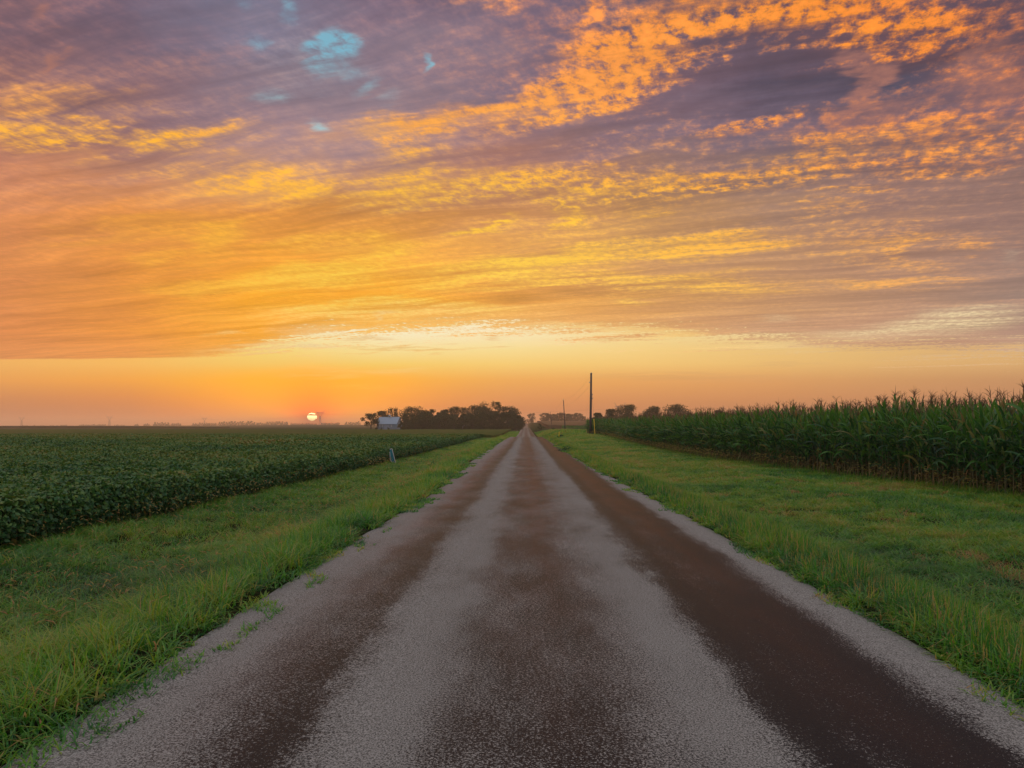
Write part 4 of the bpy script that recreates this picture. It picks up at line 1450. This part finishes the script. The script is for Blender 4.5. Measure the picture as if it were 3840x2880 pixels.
for xx in (-3.9, -2.4, 2.6):
    wn = MB()
    wn.box(xx - .35, xx + .35, -D2 - .04, -D2 - .003, 1.9, 3.2)
    wn.build('window', simple('pale_shutter', (.30, .31, .29), .8, .2, 3.0), barn)
tag(barn, 'weathered pale grey barn with blue-grey tin roof and small cupola', 'barn')

# low white outbuilding glimpsed under the grove trees
sx, sy, sz = at(1757, 1606, 424)
sh = empty('outbuilding', (sx, sy, g1(sx, sy)), .05)
mb = MB()
mb.box(-3.6, 3.6, -1.4, 1.4, -.3, 2.0)
mb.build('wall', M_WHITE, sh)
mb = MB()
mb.add([(-3.9, -1.7, 1.96), (3.9, -1.7, 1.96), (3.9, 1.7, 1.96), (-3.9, 1.7, 1.96), (-3.9, 0, 2.9), (3.9, 0, 2.9)], [(0, 1, 5, 4), (2, 3, 4, 5), (0, 3, 2, 1)], [(0, 4, 3), (1, 2, 5)])
mb.build('roof', M_TIN, sh)
for xx in (-2.2, .2, 2.4):
    mb = MB()
    mb.box(xx - .45, xx + .45, -1.43, -1.403, .7, 1.5)
    mb.build('window', M_DARK, sh)
tag(sh, 'low white outbuilding half hidden under the trees of the farm grove', 'outbuilding')

# ------------------------------------------------------------------ poles, wires, markers
M_POLE = simple('weathered_pole', (.075, .06, .05), .9, .35, 5.0, (3, 3, .25))
M_POLEG = simple('pale_pole', (.17, .17, .16), .9, .25, 5.0, (3, 3, .25))
M_INS = simple('insulator', (.35, .33, .30), .35, .1)
M_WIRE = simple('wire', (.06, .055, .055), .5, .1)
M_YEL = simple('yellow_plastic', (.80, .46, .02), .5, .15, 2.0)


def pole(px_, ytop, pbase, Y, rad, label, fit=()):
    x, y, zt = at(px_, ytop, Y)
    xb = at(pbase, 1600, Y)[0]
    zb = g1(xb, Y)
    h = zt - zb
    e = empty('utility_pole', (xb, Y, zb))
    m_ = MB()
    lx = x - xb
    m_.tube([(-.0, 0, -.5), (lx * .3, 0, h * .3), (lx, 0, h)], [rad, rad * .92, rad * .72], 12)
    m_.build('shaft', M_POLE if Y < 200 else M_POLE, e, smooth=True)
    for kind in fit:
        m_ = MB()
        if kind == 'pin':
            m_.tube([(lx, 0, h - .02), (lx, 0, h + .22), (lx, 0, h + .24), (lx, 0, h + .42)], [.03, .03, .075, .05], 8)
            m_.build('insulator', M_INS, e)
        elif kind == 'cap':
            m_.tube([(lx, 0, h - .03), (lx, 0, h + .05)], [rad * .78, rad * .74], 12)
            m_.build('pole_cap', M_INS, e)
        elif kind == 'bracket':
            for zz, t_ in ((h * .64, .16), (h * .58, .2)):
                m_ = MB()
                xx = lx * zz / h
                m_.box(xx + rad * .7, xx + rad * .7 + t_, -.05, .05, zz, zz + .16)
                m_.build('bracket', M_INS, e)
        elif kind == 'clamp':
            zz = h - 1.5
            xx = lx * zz / h
            m_.box(xx - rad - .12, xx - rad * .6, -.06, .06, zz, zz + .14)
            m_.build('insulator', M_INS, e)
    tag(e, label, 'utility pole')
    return Vector((x, Y, zt)), e


T1, e1 = pole(2217, 1399, 2214, 118, .20, 'nearest and tallest bare wooden utility pole, at the corner of the corn', ('cap', 'bracket', 'clamp'))
T2, e2 = pole(2113, 1501, 2120, 224, .15, 'second utility pole, slightly leaning, half as tall in view as the nearest', ('pin', 'clamp'))
T3, e3 = pole(2063, 1545, 2071, 400, .14, 'leaning dark utility pole left of the second one', ('pin',))
T4, e4 = pole(2007, 1562, 2011, 705, .15, 'thin distant utility pole before the pale hazy tree by the road', ('pin',))
T5, e5 = pole(1974, 1574, 1975, 1100, .17, 'faint utility pole at the very end of the road', ())


def wire(a, b, sag, rad, label):
    m_ = MB()
    pts = []
    for i in range(15):
        t = i / 14
        p = a.lerp(b, t)
        p.z -= sag * 4 * t * (1 - t)
        pts.append(p)
    m_.tube(pts, [rad] * 15, 4, cap=False)
    o = m_.build('overhead_wire', M_WIRE)
    tag(o, label, 'wire')


wire(T1 + Vector((-.15, 0, -.55)), T2 + Vector((0, 0, .35)), 1.0, .007, 'upper thin wire sagging from the nearest pole to the second pole')
wire(T1 + Vector((-.2, 0, -1.9)), T2 + Vector((-.15, 0, -1.45)), .9, .007, 'lower thin wire sagging from the nearest pole to the second pole')
wire(T2 + Vector((0, 0, .35)), T3 + Vector((0, 0, .35)), 1.2, .010, 'thin wire running from the second pole to the leaning third pole')
wire(T3 + Vector((0, 0, .35)), T4 + Vector((0, 0, .35)), 1.6, .013, 'faint wire running from the third pole to the far fourth pole')

# guy wire with its yellow guard
ga = Vector((10.25, 114.3, g1(10.25, 114.3)))
gtop = T1 + Vector((.12, 0, -3.2))
gw = empty('guy_wire', ga)
m_ = MB()
m_.tube([Vector((0, 0, -.2)), gtop - ga], [.010, .010], 5, cap=False)
m_.build('wire', M_WIRE, gw)
m_ = MB()
d_ = (gtop - ga)
m_.tube([d_ * .01, d_ * (2.35 / d_.z)], [.05, .05], 8)
m_.build('guard', M_YEL, gw)
tag(gw, 'guy wire in a slim yellow guard beside the foot of the nearest pole', 'guy wire')

# yellow marker post
mx_, my_, _ = at(2096, 1630, 110)
mp = empty('marker_post', (mx_, my_, g1(mx_, my_)))
m_ = MB()
m_.tube([(0, 0, -.1), (.03, 0, .80), (.03, 0, .86)], [.062, .062, .03], 10)
m_.build('post', M_YEL, mp, smooth=True)
m_ = MB()
m_.tube([(.03, 0, .80), (.03, 0, .835), (.03, 0, .87)], [.068, .068, .03], 10)
m_.build('cap', simple('orange_cap', (.5, .2, .05), .5, .1), mp)
tag(mp, 'short yellow marker post in a dark clump of weeds on the right verge', 'marker post')

# teal marker plank, leaning, left verge
tx, ty, _ = at(1483, 1743, 41)
tp = empty('leaning_marker', (tx, ty, g1(tx, ty)))
k_ = 41 / F
prof_ = [(1455, 1743), (1483, 1743), (1468, 1687.5), (1460.5, 1690), (1461, 1712), (1464, 1734)]
pp = [((a - 1483) * k_, (1745 - b) * k_) for a, b in prof_]


def plate(pts, y0, y1, m_):
    n_ = len(pts)
    V = [(p[0], y0, p[1]) for p in pts] + [(p[0], y1, p[1]) for p in pts]
    c0, c1 = len(V), len(V) + 1
    cx, cz = sum(p[0] for p in pts) / n_, sum(p[1] for p in pts) / n_
    V += [(cx, y0, cz), (cx, y1, cz)]
    Q = [(i, (i + 1) % n_, (i + 1) % n_ + n_, i + n_) for i in range(n_)]
    T = [(c0, (i + 1) % n_, i) for i in range(n_)] + [(c1, i + n_, (i + 1) % n_ + n_) for i in range(n_)]
    m_.add(V, Q, T)


body = [(.01, -.12), (.045, -.12), (-.19, .79), (-.31, .75), (-.275, .20), (-.17, .02)]
m_ = MB()
plate(body, -.012, .012, m_)
m_.build('panel', simple('teal_face', (.02, .16, .19), .45, .25, 3.0), tp)
M_EDGE = simple('pale_edge', (.55, .47, .40), .6, .1)
for a, b in (((.045, -.12), (-.19, .80)), ((-.31, .77), (-.19, .80)), ((-.275, .20), (-.31, .62)), ((-.275, .20), (-.10, -.02))):
    m_ = MB()
    m_.tube([(a[0], -.006, a[1]), (b[0], -.006, b[1])], [.020, .020], 6)
    m_.build('edging', M_EDGE, tp)
tag(tp, 'leaning teal marker plank with pale edges at the edge of the soybeans', 'marker')

# small white delineator by the far road
dx_, dy_, _ = at(1939, 1610, 300)
dp = empty('delineator_post', (dx_, dy_, g1(dx_, dy_)))
m_ = MB()
m_.box(-.06, .06, -.03, .03, -.1, .78)
m_.build('post', M_WHITE, dp)
m_ = MB()
m_.box(-.045, .045, -.04, -.031, .55, .72)
m_.build('reflector', simple('reflector', (.5, .3, .1), .3, .1), dp)
tag(dp, 'tiny white delineator post on the left bank of the dipping road', 'marker post')

# weed clumps on the verges
CL = [(2106, 1636, 110.4, .9, .34, 'dark weed clump round the foot of the yellow marker post'), (2124, 1688, 54, 1.0, .35, 'dark leafy weed clump at the right road edge, middle distance'),
      (1634, 1738, 38, .7, .28, 'broad leaved green weed clump in the left verge behind the teal marker'), (2232, 1627, 116, 1.5, .35, 'dark weed clump at the foot of the nearest pole')]
for i, (px_, py_, Y, w, h, lab) in enumerate(CL):
    x = at(px_, py_, Y)[0]
    b = Bag()
    n = 260
    P = np.stack([RNG.normal(0, w * .33, n), RNG.normal(0, w * .33, n), np.zeros(n)], -1)
    hh = h * np.exp(-(P[:, 0] ** 2 + P[:, 1] ** 2) / (w * w * .25)) + .04
    P[:, 2] = RNG.uniform(0, 1, n) * hh
    b.add(*leaflets(P, np.full(n, max(.07, Y * .0016)) * RNG.uniform(.6, 1.3, n), RNG.uniform(0, 6.28, n), RNG.normal(0, .6, n), RNG.normal(0, .6, n), np.clip(RNG.normal(.12, .1, n), 0, 1)))
    o = b.build('weed_clump', M_SOY)
    o.location = (x, Y, g1(x, Y))
    tag(o, lab, 'weed clump')

# rank brown weeds on the right bank where the road dips
X = RNG.uniform(3.2, 26, 26000)
Y = RNG.uniform(128, 300, 26000)
k = X < 3 + (Y - 110) * .12 + 3
X, Y = X[k], Y[k]
n = len(X)
b = Bag()
b.add(*blades(np.stack([X, Y, gz(X, Y)], -1), (.3 + .7 * ss(3.5, 8, X)) * RNG.uniform(.4, 1.0, n) * (.6 + .8 * fbm(X * .2, Y * .05, 3, 2)), np.full(n, .12), RNG.uniform(0, 6.28, n), RNG.uniform(0, .3, n), RNG.uniform(0, .5, n), np.clip(.55 + .9 * (fbm(X * .15, Y * .03, 8, 3) - .4) + RNG.normal(0, .12, n), 0, 1), 2))
X = RNG.uniform(-9, -2.6, 9000)
Y = RNG.uniform(180, 330, 9000)
n = 9000
b.add(*blades(np.stack([X, Y, gz(X, Y)], -1), RNG.uniform(.12, .25, n), np.full(n, .12), RNG.uniform(0, 6.28, n), RNG.uniform(0, .3, n), RNG.uniform(0, .5, n), np.clip(RNG.normal(.55, .12, n), 0, 1), 2))
o = b.build('rank_weeds', M_GRASS)
tag(o, 'tall brownish weeds on the banks where the road dips', 'weeds', kind='stuff')

# ripe tan crop on the rise behind the poles
ys_ = np.concatenate([[418, 418.01], np.linspace(420, 820, 40)])
xs_ = np.concatenate([[12, 12.01], np.linspace(13, 190, 60)])
CX, CY, CF = grid(xs_, ys_)
tz = 1.9 + .5 * (fbm(CX * .5, CY * .2, 5, 3) - .5)
tz[(CX < 12.005) | (CY < 418.005)] = 0
o = mk('ripe_crop', np.stack([CX, CY, gz(CX, CY) + tz], -1), CF, simple('ripe_crop', (.15, .085, .042), 1.0, .35, .25, spec=0.0))
tag(o, 'tan ripe crop field on the rise beyond the leaning poles', 'crop', kind='stuff')
# dark strip of corn along the left horizon
ys_ = np.concatenate([[700, 700.01], np.linspace(703, 760, 12)])
xe = at(800, 1597, 720)[0]
xs_ = np.concatenate([np.linspace(-760, xe, 220), [xe + .01]])
CX, CY, CF = grid(xs_, ys_)
tz = 2.0 + .5 * (fbm(CX * .4, CY * .4, 6, 3) - .5)
tz = tz * (1 - .5 * ss(xe - 120, xe, CX))
tz[(CX > xe + .005) | (CY < 700.005)] = 0
o = mk('corn_strip', np.stack([CX, CY, gz(CX, CY) + tz], -1), CF, simple('far_corn', (.030, .042, .018), 1.0, .35, .3, spec=0.0))
tag(o, 'thin dark strip of corn along the left horizon', 'corn', kind='stuff')

# ------------------------------------------------------------------ pylons of the far power line
M_STEEL = simple('galvanised_steel', (.16, .15, .15), .6, .15)


def pylon(px_, ytop, Y, label):
    x, y, zt = at(px_, ytop, Y)
    zb = g1(x, Y)
    h = zt - zb
    e = empty('pylon', (x, Y, zb), .25)
    w = h * .085
    b = MB()
    hk = h * .56
    rb = h * .014
    for sx_1 in (-1, 1):
        for sy_1 in (-1, 1):
            b.tube([(sx_1 * w, sy_1 * w, -.5), (sx_1 * w * .45, sy_1 * w * .45, hk)], [rb, rb], 4)
    nseg = 6
    for i in range(nseg):
        z0, z1 = hk * i / nseg, hk * (i + 1) / nseg
        w0, w1 = w * (1 - .55 * i / nseg), w * (1 - .55 * (i + 1) / nseg)
        for sy_1 in (-1, 1):
            b.tube([(-w0, sy_1 * w0, z0), (w1, sy_1 * w1, z1)], [rb * .6] * 2, 3)
            b.tube([(w0, sy_1 * w0, z0), (-w1, sy_1 * w1, z1)], [rb * .6] * 2, 3)
    b.build('tower_body', M_STEEL, e)
    arm = h * .29
    for sx_1 in (-1, 1):
        a = MB()
        a.tube([(sx_1 * w * .4, 0, hk), (sx_1 * arm * .62, 0, h * .82), (sx_1 * arm, 0, h)], [rb * 1.3, rb, rb * .7], 4)
        a.tube([(0, 0, hk * .93), (sx_1 * arm * .45, 0, h * .82)], [rb * .8] * 2, 4)
        a.build('arm', M_STEEL, e)
    c = MB()
    c.tube([(-arm * .95, 0, h * .80), (arm * .95, 0, h * .80)], [rb] * 2, 4)
    c.tube([(-arm * .62, 0, h * .83), (arm * .62, 0, h * .83)], [rb * .7] * 2, 4)
    c.build('crossbeam', M_STEEL, e)
    for xx in (-arm * .9, 0, arm * .9):
        c = MB()
        c.tube([(xx, 0, h * .80), (xx, 0, h * .72)], [rb * .8] * 2, 4)
        c.build('insulator', M_INS, e)
    tag(e, label, 'pylon')
    return Vector((x, Y, zb + h * .72))


p1 = pylon(82, 1560, 2900, 'hazy lattice pylon at the left edge of the horizon')
p2 = pylon(411, 1556, 2750, 'hazy lattice pylon above the low hedge line between left edge and sun')
p3 = pylon(767, 1562, 2600, 'faint lattice pylon rising out of the far tree line left of the sun')
p4 = pylon(1201, 1537, 1800, 'largest lattice pylon, just right of the sun')
p5 = pylon(2325, 1510, 1500, 'pylon top with raised arms showing above the wide tree behind the corn')
for a, b, lab in ((p1, p2, 'hair-thin power line between the two leftmost pylons'), (p2, p3, 'hair-thin power line from the second pylon to the tree line pylon'), (p3, p4, 'hair-thin power line reaching from the tree line pylon to the sun-side pylon'), (p4, p5, 'hair-thin power line from the sun-side pylon across behind the grove to the right')):
    m_ = MB()
    pts = []
    for i in range(21):
        t = i / 20
        p = a.lerp(b, t)
        p.z -= 7 * 4 * t * (1 - t)
        pts.append(p)
    m_.tube(pts, [.10] * 21, 3, cap=False)
    o = m_.build('power_line', M_WIRE)
    tag(o, lab, 'power line')

# ------------------------------------------------------------------ sun, lamp, air
SD = SUN_DIR
RS = 9000.0
sun_c = Vector((0, 0, EYE)) + SD * RS
u_, v_ = np.linspace(0, 2 * PI, 49)[:-1], np.linspace(0, PI, 25)[1:-1]
R0 = 17.2 / F * RS
V = [(0, 0, R0)] + [(R0 * math.sin(b) * math.cos(a), R0 * math.sin(b) * math.sin(a), R0 * math.cos(b)) for b in v_ for a in u_] + [(0, 0, -R0)]
nU = len(u_)
Q = [(1 + i * nU + j, 1 + (i + 1) * nU + j, 1 + (i + 1) * nU + (j + 1) % nU, 1 + i * nU + (j + 1) % nU) for i in range(len(v_) - 1) for j in range(nU)]
T = [(0, 1 + j, 1 + (j + 1) % nU) for j in range(nU)] + [(len(V) - 1, 1 + (len(v_) - 1) * nU + (j + 1) % nU, 1 + (len(v_) - 1) * nU + j) for j in range(nU)]
ms, nb, bs = new_mat('sun_disc')
em = nb.new('ShaderNodeEmission')
em.inputs['Color'].default_value = (1.0, .74, .30, 1)
em.inputs['Strength'].default_value = SUN_EMIT
nb.l.new(em.outputs[0], ms.node_tree.nodes['Material Output'].inputs['Surface'])
ms.cycles.emission_sampling = 'NONE'
o = mk('sun', [(a_, b_, c_ * .82) for a_, b_, c_ in V], [np.array(Q), np.array(T)], ms, smooth=True, loc=sun_c)
tag(o, 'glowing white-yellow sun just above the horizon, cut by a thin cloud', 'sun')
# the thin bar of cloud across it
mc, nb, bs = new_mat('cloud_bar')
em = nb.new('ShaderNodeEmission')
em.inputs['Color'].default_value = (*lin((250, 118, 30)), 1)
em.inputs['Strength'].default_value = BAR_EMIT
nb.l.new(em.outputs[0], mc.node_tree.nodes['Material Output'].inputs['Surface'])
mc.cycles.emission_sampling = 'NONE'
kx = (RS - 200) / F
Vb = [(p[0] * R0 * 1.15, p[1] * R0 * .25, p[2] * R0 * .15) for p in [(v[0] / R0, v[1] / R0, v[2] / R0) for v in V]]
Vb = [(x_, y_, z_ - .10 * R0 * (x_ / R0) ** 2) for x_, y_, z_ in Vb]
right = Vector((math.cos(SUN_AZ), -math.sin(SUN_AZ), 0))
o = mk('cloud_bar', Vb, [np.array(Q), np.array(T)], mc, smooth=True, loc=Vector((0, 0, EYE)) + SD * (RS - 200) + Vector((0, 0, R0 * .42)))
o.rotation_euler = (0, 0, -SUN_AZ)
tag(o, 'thin orange bar of cloud crossing the upper part of the sun', 'cloud')

sl = bpy.data.lights.new('sun_lamp', 'SUN')
sl.energy = SUN_LAMP
sl.color = (1.0, .42, .13)
sl.angle = math.radians(.6)
so = bpy.data.objects.new('sun_lamp', sl)
COL.objects.link(so)
so.rotation_euler = (-SD).to_track_quat('-Z', 'Y').to_euler()
so.location = (0, 0, 60)

mh = bpy.data.materials.new('haze')
mh.use_nodes = True
nt = mh.node_tree
for nd in list(nt.nodes):
    if nd.type != 'OUTPUT_MATERIAL':
        nt.nodes.remove(nd)
pv = nt.nodes.new('ShaderNodeVolumePrincipled')
pv.inputs['Color'].default_value = HAZE_COL
pv.inputs['Density'].default_value = HAZE_D
pv.inputs['Anisotropy'].default_value = HAZE_G
nt.links.new(pv.outputs[0], nt.nodes['Material Output'].inputs['Volume'])
hb = MB()
hb.box(-6200, 6200, -60, 6200, -3.0, 52.0)
o = hb.build('haze', mh)
tag(o, 'thin warm morning haze lying over the fields', 'haze', kind='stuff')
# ------------------------------------------------------------------ render settings
SC.render.engine = 'CYCLES'
SC.cycles.use_denoising = True
SC.render.filter_size = 1.15
SC.cycles.denoiser = 'OPENIMAGEDENOISE'
SC.cycles.denoising_input_passes = 'RGB_ALBEDO_NORMAL'
SC.cycles.denoising_prefilter = 'ACCURATE'
SC.cycles.max_bounces = 6
SC.cycles.diffuse_bounces = 2
SC.cycles.glossy_bounces = 2
SC.cycles.transmission_bounces = 3
SC.cycles.volume_bounces = 1
SC.cycles.transparent_max_bounces = 6
SC.cycles.sample_clamp_indirect = 4.0
SC.view_settings.view_transform = 'Standard'
SC.view_settings.look = 'None'
SC.view_settings.exposure = 0.0
SC.view_settings.gamma = 1.0
